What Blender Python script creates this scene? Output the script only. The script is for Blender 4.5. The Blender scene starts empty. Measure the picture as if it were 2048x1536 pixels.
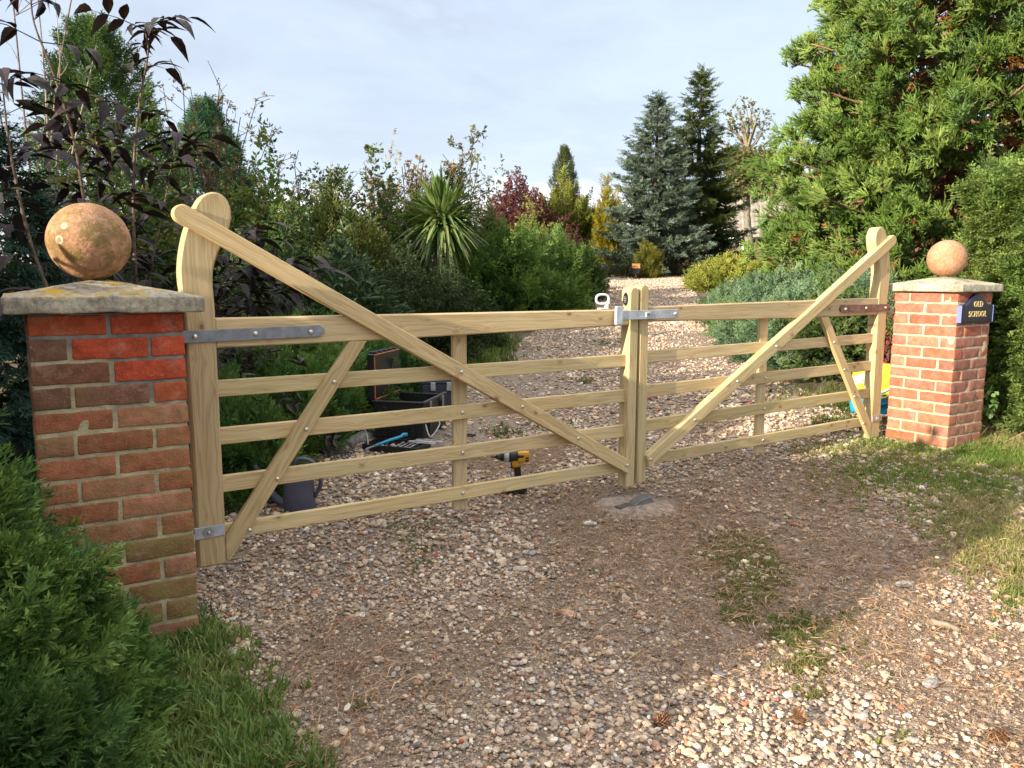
import bpy, math
import numpy as np
from mathutils import Matrix, Vector
rng = np.random.default_rng(7)
S = bpy.context.scene
# ------------------------------------------------------------------ camera
FPX = 1549.56
CP = np.array([-0.46886, -2.73272, 0.10678])
CF = np.array([0.53503945, 0.8342491, -0.13327128])
CR = np.array([0.84204689, -0.53938892, 0.00407878])
CU = np.cross(CR, CF)
cd = bpy.data.cameras.new('camera'); cam = bpy.data.objects.new('camera', cd); S.collection.objects.link(cam)
cd.sensor_fit = 'HORIZONTAL'; cd.sensor_width = 36; cd.lens = FPX / 2048 * 36; cd.clip_start = 0.05; cd.clip_end = 3000
m3 = Matrix((CR, CU, -CF)).transposed()
cam.matrix_world = Matrix.Translation(Vector(CP)) @ m3.to_4x4()
S.camera = cam
# ------------------------------------------------------------------ light
SUN_EL, SUN_AZ = math.radians(16.5), math.radians(6.0)      # sun comes from -X, a little from the street side
SD = np.array([-math.cos(SUN_EL) * math.cos(SUN_AZ), -math.cos(SUN_EL) * math.sin(SUN_AZ), math.sin(SUN_EL)])
sl = bpy.data.lights.new('sun', 'SUN'); sl.energy = 4.0; sl.angle = math.radians(0.53); sl.color = (1.0, 0.87, 0.68)
so = bpy.data.objects.new('sun', sl); S.collection.objects.link(so)
so.rotation_euler = Vector(SD).to_track_quat('Z', 'Y').to_euler()
W = bpy.data.worlds.new('World'); S.world = W; W.use_nodes = True
nt = W.node_tree; nt.nodes.clear()
def N(nt, t, **k):
    n = nt.nodes.new(t)
    for a, b in k.items(): setattr(n, a, b)
    return n
def L(nt, a, b): nt.links.new(a, b)
def setin(nt, node, key, v):
    if hasattr(v, 'is_output'): nt.links.new(v, node.inputs[key])
    else: node.inputs[key].default_value = v
def ramp(nt, fac, stops, interp='LINEAR'):
    r = N(nt, 'ShaderNodeValToRGB'); r.color_ramp.interpolation = interp
    el = r.color_ramp.elements
    while len(el) < len(stops): el.new(0.5)
    for e, (p, c) in zip(el, stops):
        e.position = p; e.color = (*c, 1) if len(c) == 3 else c
    setin(nt, r, 'Fac', fac); return r.outputs['Color']
def mix(nt, fac, a, b, mode='MIX'):
    m = N(nt, 'ShaderNodeMix', data_type='RGBA', blend_type=mode)
    setin(nt, m, 0, fac); 
    for i, v in ((6, a), (7, b)):
        if not hasattr(v, 'is_output') and len(v) == 3: v = (*v, 1)
        setin(nt, m, i, v)
    return m.outputs[2]
def noise(nt, vec, scale, detail=3, rough=.55, dist=0):
    n = N(nt, 'ShaderNodeTexNoise'); L(nt, vec, n.inputs['Vector'])
    n.inputs['Scale'].default_value = scale; n.inputs['Detail'].default_value = detail
    n.inputs['Roughness'].default_value = rough; n.inputs['Distortion'].default_value = dist
    return n.outputs['Fac']
def mapping(nt, vec, sc=(1, 1, 1), loc=(0, 0, 0)):
    n = N(nt, 'ShaderNodeMapping'); L(nt, vec, n.inputs['Vector'])
    n.inputs['Scale'].default_value = sc; n.inputs['Location'].default_value = loc
    return n.outputs['Vector']
def math_(nt, op, a, b=0.0, c=None):
    n = N(nt, 'ShaderNodeMath', operation=op); setin(nt, n, 0, a); setin(nt, n, 1, b)
    if c is not None: setin(nt, n, 2, c)
    return n.outputs[0]
sky = N(nt, 'ShaderNodeTexSky', sky_type='NISHITA', sun_disc=False, sun_elevation=SUN_EL,
        sun_rotation=math.atan2(SD[0], SD[1]), altitude=50, air_density=1.0, dust_density=1.2, ozone_density=1.0)
tc = N(nt, 'ShaderNodeTexCoord')
v = tc.outputs['Generated']
n1 = noise(nt, mapping(nt, v, (1.6, 1.6, 4.5), (.3, .1, .2)), 1.7, 5, .55, .4)
n2 = noise(nt, mapping(nt, v, (1, 1, 3.0), (1.7, .6, 0)), 5.0, 4, .6, .2)
cl = math_(nt, 'ADD', math_(nt, 'MULTIPLY', n1, .75), math_(nt, 'MULTIPLY', n2, .25))
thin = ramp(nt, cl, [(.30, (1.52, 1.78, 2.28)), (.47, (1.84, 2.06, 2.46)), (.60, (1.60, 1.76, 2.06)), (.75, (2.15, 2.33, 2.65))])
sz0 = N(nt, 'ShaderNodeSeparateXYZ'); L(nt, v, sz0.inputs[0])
thin = mix(nt, ramp(nt, sz0.outputs['Z'], [(.42, (0, 0, 0)), (.75, (1, 1, 1))]), thin, (5.5, 5.3, 5.05))      # overhead sky out of view, whitened and brightened to lift the shade
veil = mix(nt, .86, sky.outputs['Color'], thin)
sx = N(nt, 'ShaderNodeSeparateXYZ'); L(nt, v, sx.inputs[0])
# low heaped clouds near the horizon
nc = noise(nt, mapping(nt, v, (1, 1, 2.2), (.12, .55, .02)), 6.5, 5, .55, .1)
band = ramp(nt, sx.outputs['Z'], [(.0, (1, 1, 1)), (.10, (.85,) * 3), (.17, (.25,) * 3), (.24, (0, 0, 0))])
cm = ramp(nt, math_(nt, 'MULTIPLY', nc, band), [(.36, (0, 0, 0)), (.52, (1, 1, 1))])
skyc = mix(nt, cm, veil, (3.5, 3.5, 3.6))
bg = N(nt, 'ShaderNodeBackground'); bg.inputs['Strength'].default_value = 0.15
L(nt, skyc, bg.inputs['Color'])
wo = N(nt, 'ShaderNodeOutputWorld'); L(nt, bg.outputs[0], wo.inputs['Surface'])
vs = S.view_settings; vs.view_transform = 'Standard'; vs.look = 'None'; vs.gamma = 1; vs.exposure = 1.45; vs.use_curve_mapping = False
S.render.engine = 'CYCLES'
S.cycles.use_denoising = True
S.cycles.max_bounces = 7; S.cycles.diffuse_bounces = 4; S.cycles.glossy_bounces = 2; S.cycles.transmission_bounces = 3; S.cycles.transparent_max_bounces = 4
S.cycles.caustics_reflective = False; S.cycles.caustics_refractive = False
# ------------------------------------------------------------------ geometry helpers
def nrm(a): return a / np.maximum(np.linalg.norm(a, axis=-1, keepdims=True), 1e-9)
def ray(px, py): return CF + CR * (px - 1024) / FPX + CU * (768 - py) / FPX
def at(px, py, D): return CP + D * ray(px, py)
DD = np.array([.68, .735]); DN = np.array([.735, -.68]); D0 = np.array([2.35, .42])
def sdist(x, y): return (x - D0[0]) * DD[0] + (y - D0[1]) * DD[1]
def udist(x, y): return (x - D0[0]) * DN[0] + (y - D0[1]) * DN[1]
def softp(t, k): return np.logaddexp(0, t * k) / k
def gz(x, y):
    s = sdist(x, y)
    return -1.085 + .03 * s + .034 * softp(s - 1, 2.0) - .05 * softp(s - 26, .5) + .0 * x
def hit(px, py):
    d = ray(px, py); t = 1.0
    for i in range(60):
        p = CP + d * t; t += (p[2] - gz(p[0], p[1])) / (abs(d[2]) + .07) * .6
    return CP + d * t
def base(px, D):
    p = at(px, 700, D); return np.array([p[0], p[1], float(gz(p[0], p[1]))])
_K = rng.normal(size=(40, 3)); _P = rng.uniform(0, 6.28, 40)
def n3(p, sc, seed=0, k=7):
    p = np.asarray(p, float) * sc; o = 0
    for i in range(k): o = o + np.sin(p @ _K[(seed * 5 + i) % 40] * (1 + .25 * i) + _P[(seed * 3 + i) % 40])
    return o / k * 1.6
class MB:
    """collects vertices / faces / colours (numpy) into one mesh"""
    def __init__(s): s.V = []; s.F = []; s.n = 0; s.C = []; s.G = []
    def add(s, V, F, col=(.5, .5, .5, 0), grain=None):
        V = np.asarray(V, float)
        c = np.asarray(col, float)
        if c.ndim == 1:
            c = np.tile(np.append(c, 0.0)[:4] if len(c) == 3 else c, (len(V), 1))
        s.V.append(V); s.C.append(c); s.G.append(V if grain is None else grain)
        for f in F: s.F.append(np.asarray(f, np.int64) + s.n)      # each f: (nf, k) array
        s.n += len(V); return s
    def build(s, name, mat, parent=None, smooth=False, loc=None):
        V = np.concatenate(s.V); C = np.concatenate(s.C); G = np.concatenate(s.G)
        if loc is not None: V = V - np.asarray(loc)
        me = bpy.data.meshes.new(name)
        nl = sum(f.size for f in s.F); nf = sum(len(f) for f in s.F)
        me.vertices.add(len(V)); me.vertices.foreach_set('co', V.astype(np.float32).ravel())
        me.loops.add(nl); me.loops.foreach_set('vertex_index', np.concatenate([f.ravel() for f in s.F]).astype(np.int32))
        tot = np.concatenate([np.full(len(f), f.shape[1]) for f in s.F])
        me.polygons.add(nf); me.polygons.foreach_set('loop_start', np.concatenate([[0], np.cumsum(tot)[:-1]]).astype(np.int32))
        me.update(calc_edges=True)
        me.polygons.foreach_set('use_smooth', np.full(nf, bool(smooth)))
        a = me.attributes.new('col', 'FLOAT_COLOR', 'POINT'); a.data.foreach_set('color', C.astype(np.float32).ravel())
        a = me.attributes.new('grain', 'FLOAT_VECTOR', 'POINT'); a.data.foreach_set('vector', G.astype(np.float32).ravel())
        me.materials.append(mat)
        o = bpy.data.objects.new(name, me); S.collection.objects.link(o)
        if loc is not None: o.location = Vector(loc)
        if parent is not None: o.parent = parent
        return o
def tag(o, label, cat, group=None):
    o['label'] = label; o['category'] = cat
    if group: o['group'] = group
    return o
def thing(name, label, cat, loc=(0, 0, 0), group=None):
    o = bpy.data.objects.new(name, None); S.collection.objects.link(o); o.location = Vector(loc); o.empty_display_size = .1
    return tag(o, label, cat, group)
class Th:
    """a thing (Empty) at loc whose parts are built in world coordinates"""
    def __init__(s, name, label, cat, loc, group=None): s.loc = np.asarray(loc, float); s.o = thing(name, label, cat, s.loc, group)
    def part(s, name, mb, mat, smooth=False, label=None):
        o = mb.build(name, mat, s.o, smooth, loc=s.loc)
        if label: o['label'] = label
        return o
def sub(parent, name, mb, mat, smooth=False):       # a sub-part, built in world coordinates
    o = mb.build(name, mat, None, smooth, loc=_WL(parent)); o.location = (0, 0, 0); o.parent = parent; return o
def _WL(o):
    p = np.zeros(3)
    while o is not None: p += np.array(o.location); o = o.parent
    return p.astype(np.float32)
# Th.part: the part's own location is set to loc and the parent sits at loc too, so zero it
def _part(s, name, mb, mat, smooth=False, label=None):
    o = mb.build(name, mat, None, smooth, loc=s.loc); o.location = (0, 0, 0); o.parent = s.o
    if label: o['label'] = label
    return o
Th.part = _part
def rot_z(a): c, s = math.cos(a), math.sin(a); return np.array([[c, -s, 0], [s, c, 0], [0, 0, 1]])
def rbox(sx, sy, sz, r=.004, jit=0.0, extra=(0, 0, 0)):
    """rounded box centred at 0: returns V, [quads]"""
    ax = []
    for h, e in zip((sx / 2, sy / 2, sz / 2), extra):
        mid = list(np.linspace(-h + r, h - r, 2 + e))
        ax.append(np.array([-h, -h + .3 * r] + mid + [h - .3 * r, h]))
    idx = {}; V = []; F = []
    def vid(i, j, k):
        t = (i, j, k)
        if t not in idx: idx[t] = len(V); V.append((ax[0][i], ax[1][j], ax[2][k]))
        return idx[t]
    n = [len(a) for a in ax]
    for i in range(n[0] - 1):
        for j in range(n[1] - 1):
            F.append([vid(i, j, 0), vid(i, j + 1, 0), vid(i + 1, j + 1, 0), vid(i + 1, j, 0)])
            F.append([vid(i, j, n[2] - 1), vid(i + 1, j, n[2] - 1), vid(i + 1, j + 1, n[2] - 1), vid(i, j + 1, n[2] - 1)])
        for k in range(n[2] - 1):
            F.append([vid(i, 0, k), vid(i + 1, 0, k), vid(i + 1, 0, k + 1), vid(i, 0, k + 1)])
            F.append([vid(i, n[1] - 1, k), vid(i, n[1] - 1, k + 1), vid(i + 1, n[1] - 1, k + 1), vid(i + 1, n[1] - 1, k)])
    for j in range(n[1] - 1):
        for k in range(n[2] - 1):
            F.append([vid(0, j, k), vid(0, j, k + 1), vid(0, j + 1, k + 1), vid(0, j + 1, k)])
            F.append([vid(n[0] - 1, j, k), vid(n[0] - 1, j + 1, k), vid(n[0] - 1, j + 1, k + 1), vid(n[0] - 1, j, k + 1)])
    V = np.array(V); h = np.array([sx, sy, sz]) / 2 - r
    inner = np.clip(V, -h, h); d = V - inner
    V = inner + nrm(d) * r * (np.linalg.norm(d, axis=1, keepdims=True) > 1e-9)
    return V, [np.array(F)]
def extrude(poly, y0, y1, ch=.004):
    """polygon in (x,z), ccw seen from -y, extruded from y0 (front) to y1 with chamfered arrises"""
    P = np.asarray(poly, float); n = len(P)
    e = np.roll(P, -1, 0) - P; e2 = P - np.roll(P, 1, 0)
    nn = nrm(nrm(np.stack([-e[:, 1], e[:, 0]], 1)) + nrm(np.stack([-e2[:, 1], e2[:, 0]], 1)))
    cosf = np.maximum((nn * nrm(np.stack([-e[:, 1], e[:, 0]], 1))).sum(1, keepdims=True), .4)
    I = P + nn * ch / cosf
    rings = [(I, y0), (P, y0 + ch), (P, y1 - ch), (I, y1)]
    V = np.concatenate([np.stack([q[:, 0], np.full(n, y), q[:, 1]], 1) for q, y in rings])
    a = np.arange(n); b = (a + 1) % n
    Q = np.concatenate([np.stack([a + k * n, a + (k + 1) * n, b + (k + 1) * n, b + k * n], 1) for k in range(3)])
    return V, [Q, np.arange(n)[None], (np.arange(n) + 3 * n)[None, ::-1]]
def tube(P, r, sides=6, cap=True):
    P = np.asarray(P, float); n = len(P); r = np.broadcast_to(np.asarray(r, float), (n,))
    T = nrm(np.gradient(P, axis=0)); up = np.array([.13, .21, .97])
    A = nrm(np.cross(T, up)); B = np.cross(T, A)
    an = np.linspace(0, 2 * np.pi, sides, endpoint=False)
    V = (P[:, None] + r[:, None, None] * (np.cos(an)[None, :, None] * A[:, None] + np.sin(an)[None, :, None] * B[:, None])).reshape(-1, 3)
    i = np.arange(n - 1)[:, None] * sides; j = np.arange(sides)[None]; j2 = (j + 1) % sides
    Q = np.stack([i + j, i + j2, i + sides + j2, i + sides + j], -1).reshape(-1, 4)
    F = [Q]
    if cap: F += [np.arange(sides)[None, ::-1], (np.arange(sides) + (n - 1) * sides)[None]]
    return V, F
def lathe(prof, seg=24, axis=None):
    """prof [(r,z)...] -> surface of revolution about z"""
    P = np.asarray(prof, float); an = np.linspace(0, 2 * np.pi, seg, endpoint=False); n = len(P)
    V = np.stack([P[:, 0, None] * np.cos(an), P[:, 0, None] * np.sin(an), np.repeat(P[:, 1, None], seg, 1)], -1).reshape(-1, 3)
    i = np.arange(n - 1)[:, None] * seg; j = np.arange(seg)[None]; j2 = (j + 1) % seg
    return V, [np.stack([i + j, i + j2, i + seg + j2, i + seg + j], -1).reshape(-1, 4)]
def spline(P, n=40):
    P = np.asarray(P, float); t = np.linspace(0, len(P) - 1, n); i = np.minimum(t.astype(int), len(P) - 2); f = (t - i)[:, None]
    Q = np.vstack([2 * P[0] - P[1], P, 2 * P[-1] - P[-2]]); a, b, c, d = Q[i], Q[i + 1], Q[i + 2], Q[i + 3]
    return .5 * (2 * b + (c - a) * f + (2 * a - 5 * b + 4 * c - d) * f ** 2 + (3 * b - a - 3 * c + d) * f ** 3)
# ------------------------------------------------------------------ materials
def newmat(name):
    m = bpy.data.materials.new(name); m.use_nodes = True; t = m.node_tree; t.nodes.clear()
    o = N(t, 'ShaderNodeOutputMaterial'); p = N(t, 'ShaderNodeBsdfPrincipled'); L(t, p.outputs[0], o.inputs[0]); return m, t, p, o
def attr(t, n, out='Color'): a = N(t, 'ShaderNodeAttribute', attribute_name=n); return a.outputs[out]
def bump(t, p, h, dist=.003, st=1.0):
    b = N(t, 'ShaderNodeBump'); L(t, h, b.inputs['Height']); b.inputs['Distance'].default_value = dist; b.inputs['Strength'].default_value = st
    L(t, b.outputs[0], p.inputs['Normal'])
def mat_leaf(name, trans=.25, rough=.55, spec=.25, warm=(1.25, 1.2, .55)):
    m, t, p, o = newmat(name); c = attr(t, 'col')
    L(t, c, p.inputs['Base Color']); p.inputs['Roughness'].default_value = rough; p.inputs['Specular IOR Level'].default_value = spec
    tr = N(t, 'ShaderNodeBsdfTranslucent'); L(t, mix(t, 1.0, c, warm, 'MULTIPLY'), tr.inputs['Color'])
    ms = N(t, 'ShaderNodeMixShader'); ms.inputs[0].default_value = trans
    L(t, p.outputs[0], ms.inputs[1]); L(t, tr.outputs[0], ms.inputs[2]); L(t, ms.outputs[0], o.inputs[0]); return m
def mat_col(name, rough=.7, spec=.3, nsc=30, amt=.35, bsc=80, bd=.001, metal=0):
    m, t, p, o = newmat(name); c = attr(t, 'col'); g = N(t, 'ShaderNodeTexCoord').outputs['Object']
    n = noise(t, g, nsc, 4, .6)
    L(t, mix(t, 1.0, c, ramp(t, n, [(.3, (1 - amt,) * 3), (.7, (1 + amt,) * 3)]), 'MULTIPLY'), p.inputs['Base Color'])
    p.inputs['Roughness'].default_value = rough; p.inputs['Specular IOR Level'].default_value = spec; p.inputs['Metallic'].default_value = metal
    bump(t, p, noise(t, g, bsc, 4, .6), bd); return m
def mat_wood():
    m, t, p, o = newmat('treated_pine'); g = attr(t, 'grain', 'Vector')
    vor = N(t, 'ShaderNodeTexVoronoi', feature='F1'); L(t, mapping(t, g, (8.0, 14, 0)), vor.inputs['Vector']); vor.inputs['Scale'].default_value = 1.0
    kd = vor.outputs['Distance']
    ring = math_(t, 'DIVIDE', .012, math_(t, 'ADD', math_(t, 'POWER', kd, 2.0), .05))
    wv = mapping(t, g, (.9, 26, 17))
    va = N(t, 'ShaderNodeVectorMath', operation='ADD'); L(t, wv, va.inputs[0])
    cx = N(t, 'ShaderNodeCombineXYZ'); L(t, math_(t, 'MULTIPLY', ring, 3.2), cx.inputs[1]); L(t, cx.outputs[0], va.inputs[1])
    big = noise(t, va.outputs[0], 1.0, 3, .5, .6)
    lines = math_(t, 'PINGPONG', math_(t, 'MULTIPLY', big, 7.0), .5)
    fine = noise(t, mapping(t, g, (6, 420, 420)), 1.0, 3, .6)
    blot = noise(t, mapping(t, g, (1.6, 6, 6)), 1.0, 3, .5)
    c = ramp(t, lines, [(0, (.44, .325, .16)), (.22, (.53, .415, .225)), (.5, (.58, .465, .265))])
    c = mix(t, .7, c, ramp(t, fine, [(.3, (.78,) * 3), (.7, (1.14,) * 3)]), 'MULTIPLY')
    c = mix(t, .75, c, ramp(t, blot, [(.3, (.90, .93, .86)), (.5, (1, .98, .95)), (.7, (1.07, 1.02, .98))]), 'MULTIPLY')
    kn = ramp(t, kd, [(.0, (1, 1, 1)), (.07, (1, 1, 1)), (.10, (.45,) * 3), (.22, (0, 0, 0))])
    sel = N(t, 'ShaderNodeSeparateColor'); L(t, vor.outputs['Color'], sel.inputs[0])
    kn2 = math_(t, 'MULTIPLY', kn, math_(t, 'GREATER_THAN', sel.outputs[0], .28))
    c = mix(t, math_(t, 'MULTIPLY', kn2, .82), c, (.20, .095, .035))
    c = mix(t, 1.0, c, mix(t, 1.0, attr(t, 'col'), (2., 2., 2.), 'MULTIPLY'), 'MULTIPLY'); c = mix(t, ramp(t, noise(t, mapping(t, g, (3, 9, 9)), 1.0, 5, .7), [(.55, (0,) * 3), (.75, (.35,) * 3)]), c, (.36, .33, .22))
    L(t, c, p.inputs['Base Color']); p.inputs['Roughness'].default_value = .62; p.inputs['Specular IOR Level'].default_value = .25
    bump(t, p, math_(t, 'ADD', math_(t, 'MULTIPLY', fine, .5), lines), .0006, .6); return m
def mat_brick(name):
    m, t, p, o = newmat(name); c = attr(t, 'col'); al = attr(t, 'col', 'Alpha'); g = N(t, 'ShaderNodeTexCoord').outputs['Object']
    n1 = noise(t, g, 22, 5, .65); n2 = noise(t, g, 130, 3, .6); n3_ = noise(t, mapping(t, g, (1, 1, 1), (3, 1, 2)), 14, 5, .62)
    c = mix(t, 1.0, c, ramp(t, n1, [(.3, (.60, .58, .57)), (.52, (1, 1, 1)), (.72, (1.30, 1.32, 1.38))]), 'MULTIPLY')
    c = mix(t, ramp(t, n2, [(.62, (0, 0, 0)), (.72, (.5,) * 3)]), c, (.42, .33, .26))
    c = mix(t, ramp(t, noise(t, mapping(t, g, (1, 1, 1.5), (7, 3, 1)), 9, 6, .72), [(.54, (0,) * 3), (.70, (.55,) * 3)]), c, (.40, .29, .21)); c = mix(t, ramp(t, noise(t, mapping(t, g, (1, 1, 1), (1, 8, 4)), 30, 4, .7), [(.60, (0,) * 3), (.72, (.6,) * 3)]), c, (.10, .06, .045))
    mo = math_(t, 'MULTIPLY', ramp(t, n3_, [(.38, (0, 0, 0)), (.62, (1, 1, 1))]), al)
    c = mix(t, mo, c, (.215, .165, .055))
    L(t, c, p.inputs['Base Color']); p.inputs['Roughness'].default_value = .88; p.inputs['Specular IOR Level'].default_value = .2
    bump(t, p, math_(t, 'ADD', math_(t, 'MULTIPLY', n2, .5), n1), .007, .9); return m
def mat_stone():
    m, t, p, o = newmat('lichened_stone'); g = N(t, 'ShaderNodeTexCoord').outputs['Object']; c = attr(t, 'col'); al = attr(t, 'col', 'Alpha')
    n1 = noise(t, g, 9, 6, .7); n2 = noise(t, g, 55, 4, .7); n4 = noise(t, mapping(t, g, (1, 1, 1), (5, 2, 8)), 11, 6, .7)
    c = mix(t, 1.0, c, ramp(t, n1, [(.32, (.40, .38, .36)), (.5, (.95, .93, .9)), (.66, (1.35, 1.33, 1.25))]), 'MULTIPLY')
    c = mix(t, .8, c, ramp(t, n2, [(.33, (.55,) * 3), (.5, (1,) * 3), (.68, (1.4,) * 3)]), 'MULTIPLY')
    ge = N(t, 'ShaderNodeNewGeometry'); sz = N(t, 'ShaderNodeSeparateXYZ'); L(t, ge.outputs['Normal'], sz.inputs[0])
    lm = math_(t, 'MULTIPLY', math_(t, 'MULTIPLY', ramp(t, n4, [(.52, (0, 0, 0)), (.60, (1, 1, 1))]), ramp(t, sz.outputs[2], [(.0, (.18,) * 3), (.8, (1, 1, 1))])), al)
    c = mix(t, lm, c, (.42, .26, .035))
    n5 = noise(t, mapping(t, g, (1, 1, 1), (2, 7, 1)), 24, 3, .5)
    c = mix(t, ramp(t, n5, [(.66, (0, 0, 0)), (.70, (.7,) * 3)]), c, (.5, .5, .45))
    L(t, c, p.inputs['Base Color']); p.inputs['Roughness'].default_value = .92; p.inputs['Specular IOR Level'].default_value = .15
    bump(t, p, math_(t, 'ADD', n2, n1), .006, .9); return m
def mat_ball():
    m, t, p, o = newmat('weathered_terracotta'); g = N(t, 'ShaderNodeTexCoord').outputs['Object']; al = attr(t, 'col', 'Alpha')
    n1 = noise(t, g, 7, 5, .65); n2 = noise(t, g, 70, 4, .7); n4 = noise(t, mapping(t, g, (1, 1, 1.6), (1, 2, 3)), 10, 6, .75)
    c = ramp(t, n1, [(.3, (.33, .165, .09)), (.5, (.42, .23, .135)), (.7, (.48, .305, .20))])
    c = mix(t, .9, c, ramp(t, n2, [(.3, (.62,) * 3), (.5, (.98,) * 3), (.7, (1.3, 1.3, 1.32))]), 'MULTIPLY')
    c = mix(t, math_(t, 'MULTIPLY', ramp(t, n4, [(.43, (0, 0, 0)), (.56, (1, 1, 1))]), math_(t, 'MULTIPLY', al, .85)), c, (.17, .115, .035))
    c = mix(t, math_(t, 'MULTIPLY', ramp(t, noise(t, g, 26, 5, .7), [(.60, (0, 0, 0)), (.64, (1, 1, 1))]), math_(t, 'MULTIPLY', al, .8)), c, (.36, .24, .05))
    sp = N(t, 'ShaderNodeTexVoronoi', feature='F1'); L(t, g, sp.inputs['Vector']); sp.inputs['Scale'].default_value = 11
    c = mix(t, math_(t, 'MULTIPLY', ramp(t, sp.outputs['Distance'], [(.06, (0,) * 3), (.09, (.6,) * 3), (.14, (.75,) * 3), (.17, (0,) * 3)]), ramp(t, noise(t, g, 5, 2), [(.5, (0,) * 3), (.56, (1,) * 3)])), c, (.55, .47, .38))
    L(t, c, p.inputs['Base Color']); p.inputs['Roughness'].default_value = .85; p.inputs['Specular IOR Level'].default_value = .25
    bump(t, p, math_(t, 'ADD', n2, n4), .005, .9); return m
def mat_ground(name, kind):
    m, t, p, o = newmat(name); g = N(t, 'ShaderNodeTexCoord').outputs['Object']
    v1 = N(t, 'ShaderNodeTexVoronoi', feature='F1'); L(t, g, v1.inputs['Vector']); v1.inputs['Scale'].default_value = 58
    v2 = N(t, 'ShaderNodeTexVoronoi', feature='DISTANCE_TO_EDGE'); L(t, g, v2.inputs['Vector']); v2.inputs['Scale'].default_value = 58
    sc = N(t, 'ShaderNodeSeparateColor'); L(t, v1.outputs['Color'], sc.inputs[0])
    st = ramp(t, sc.outputs[0], [(0, (.27, .21, .165)), (.25, (.40, .325, .255)), (.5, (.48, .405, .325)), (.7, (.42, .365, .32)), (.85, (.56, .49, .40)), (1, (.34, .23, .17))])
    n1 = noise(t, g, 1.1, 5, .6); n2 = noise(t, g, 30, 5, .65)
    soil = ramp(t, n2, [(.3, (.075, .05, .036)), (.5, (.15, .10, .07)), (.7, (.24, .165, .115))])
    if kind == 'gravel':
        st = mix(t, ramp(t, v2.outputs['Distance'], [(.02, (.55,) * 3), (.16, (0,) * 3)]), st, (.11, .08, .06))
        c = mix(t, ramp(t, n1, [(.36, (.42,) * 3), (.6, (.05,) * 3)]), st, mix(t, 1.0, soil, (2.0, 1.95, 1.9), 'MULTIPLY')); c = mix(t, ramp(t, noise(t, g, 190, 3, .6), [(.35, (.55,) * 3), (.65, (0,) * 3)]), c, (.10, .07, .05))
    else:
        soil = mix(t, ramp(t, noise(t, g, .8, 4), [(.4, (0,) * 3), (.6, (.75,) * 3)]), soil, (.055, .075, .022))
        c = mix(t, .15, soil, st)
    L(t, c, p.inputs['Base Color']); p.inputs['Roughness'].default_value = .95; p.inputs['Specular IOR Level'].default_value = .15
    bump(t, p, math_(t, 'ADD', math_(t, 'MULTIPLY', ramp(t, v2.outputs['Distance'], [(0, (0,) * 3), (.25, (1,) * 3)]), .35), math_(t, 'ADD', n2, noise(t, g, 160, 3, .6))), .012, .9); return m
M_wood = mat_wood(); M_brick = mat_brick('red_brick'); M_mortar = mat_col('mortar', .95, .1, 18, .35, 160, .004)
M_stone = mat_stone(); M_ball = mat_ball()
M_galv = mat_col('galvanised_steel', .5, .5, 22, .28, 120, .0006, .35); M_bolt = mat_col('bright_zinc', .32, .5, 40, .1, 90, .0002, .85)
M_rust = mat_col('rusty_steel', .7, .35, 30, .4, 150, .001, .25)
M_pl = mat_col('moulded_plastic', .45, .45, 12, .12, 200, .0003); M_paint = mat_col('enamel_paint', .28, .5, 9, .06, 60, .0002)
M_bark = mat_col('bark', .92, .1, 24, .45, 45, .008); M_conc = mat_col('concrete', .93, .15, 38, .5, 120, .006)
M_leaf = mat_leaf('shrub_leaf'); M_dark = mat_leaf('glossy_dark_leaf', .12, .5, .28); M_needle = mat_leaf('conifer_needle', .22, .6, .2); M_grass = mat_leaf('grass_blade', .3, .5, .25)
M_peb = mat_col('pebble', .85, .25, 90, .3, 160, .0015); M_litter = mat_col('dry_litter', .9, .1, 60, .3, 100, .0005)
M_gravel = mat_ground('gravel_bed', 'gravel'); M_soil = mat_ground('soil', 'soil')
M_roof = mat_col('weathered_roof', .9, .15, 3, .3, 9, .02); M_wall = mat_col('house_wall', .85, .2, 2, .2, 30, .004)
# ------------------------------------------------------------------ ground
def axis_lines(lo, hi, step, far):
    core = np.arange(lo, hi + 1e-6, step); out = [];d = step
    while True:
        d *= 1.22; out.append(d)
        if sum(out) > far: break
    o = np.cumsum(out); return np.concatenate([lo - o[::-1], core, hi + o])
def grid_mesh(X, Y, Z, name, mat):
    n, m = X.shape; V = np.stack([X, Y, Z], -1).reshape(-1, 3)
    i = np.arange(n - 1)[:, None] * m; j = np.arange(m - 1)[None]
    Q = np.stack([i + j, i + j + 1, i + m + j + 1, i + m + j], -1).reshape(-1, 4)
    if np.cross(V[Q[0, 1]] - V[Q[0, 0]], V[Q[0, 2]] - V[Q[0, 0]])[2] < 0: Q = Q[:, ::-1]
    b = MB(); b.add(V, [Q]); o = b.build(name, mat, None, True); o['kind'] = 'structure'; return o
def bumps(x, y):
    p = np.stack([x, y, 0 * x], -1)
    return .012 * n3(p, 2.1, 1) + .007 * n3(p, 6.3, 2)
gx, gy = np.meshgrid(axis_lines(-4, 16, .12, 900), axis_lines(-4, 16, .12, 900), indexing='ij')
fl = np.clip((np.hypot(gx - 3, gy - 3) - 40) / 200, 0, 1)
grid_mesh(gx, gy, (gz(gx, gy) + bumps(gx, gy)) * (1 - fl) + fl * -.5 - .02, 'ground', M_soil)
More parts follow.
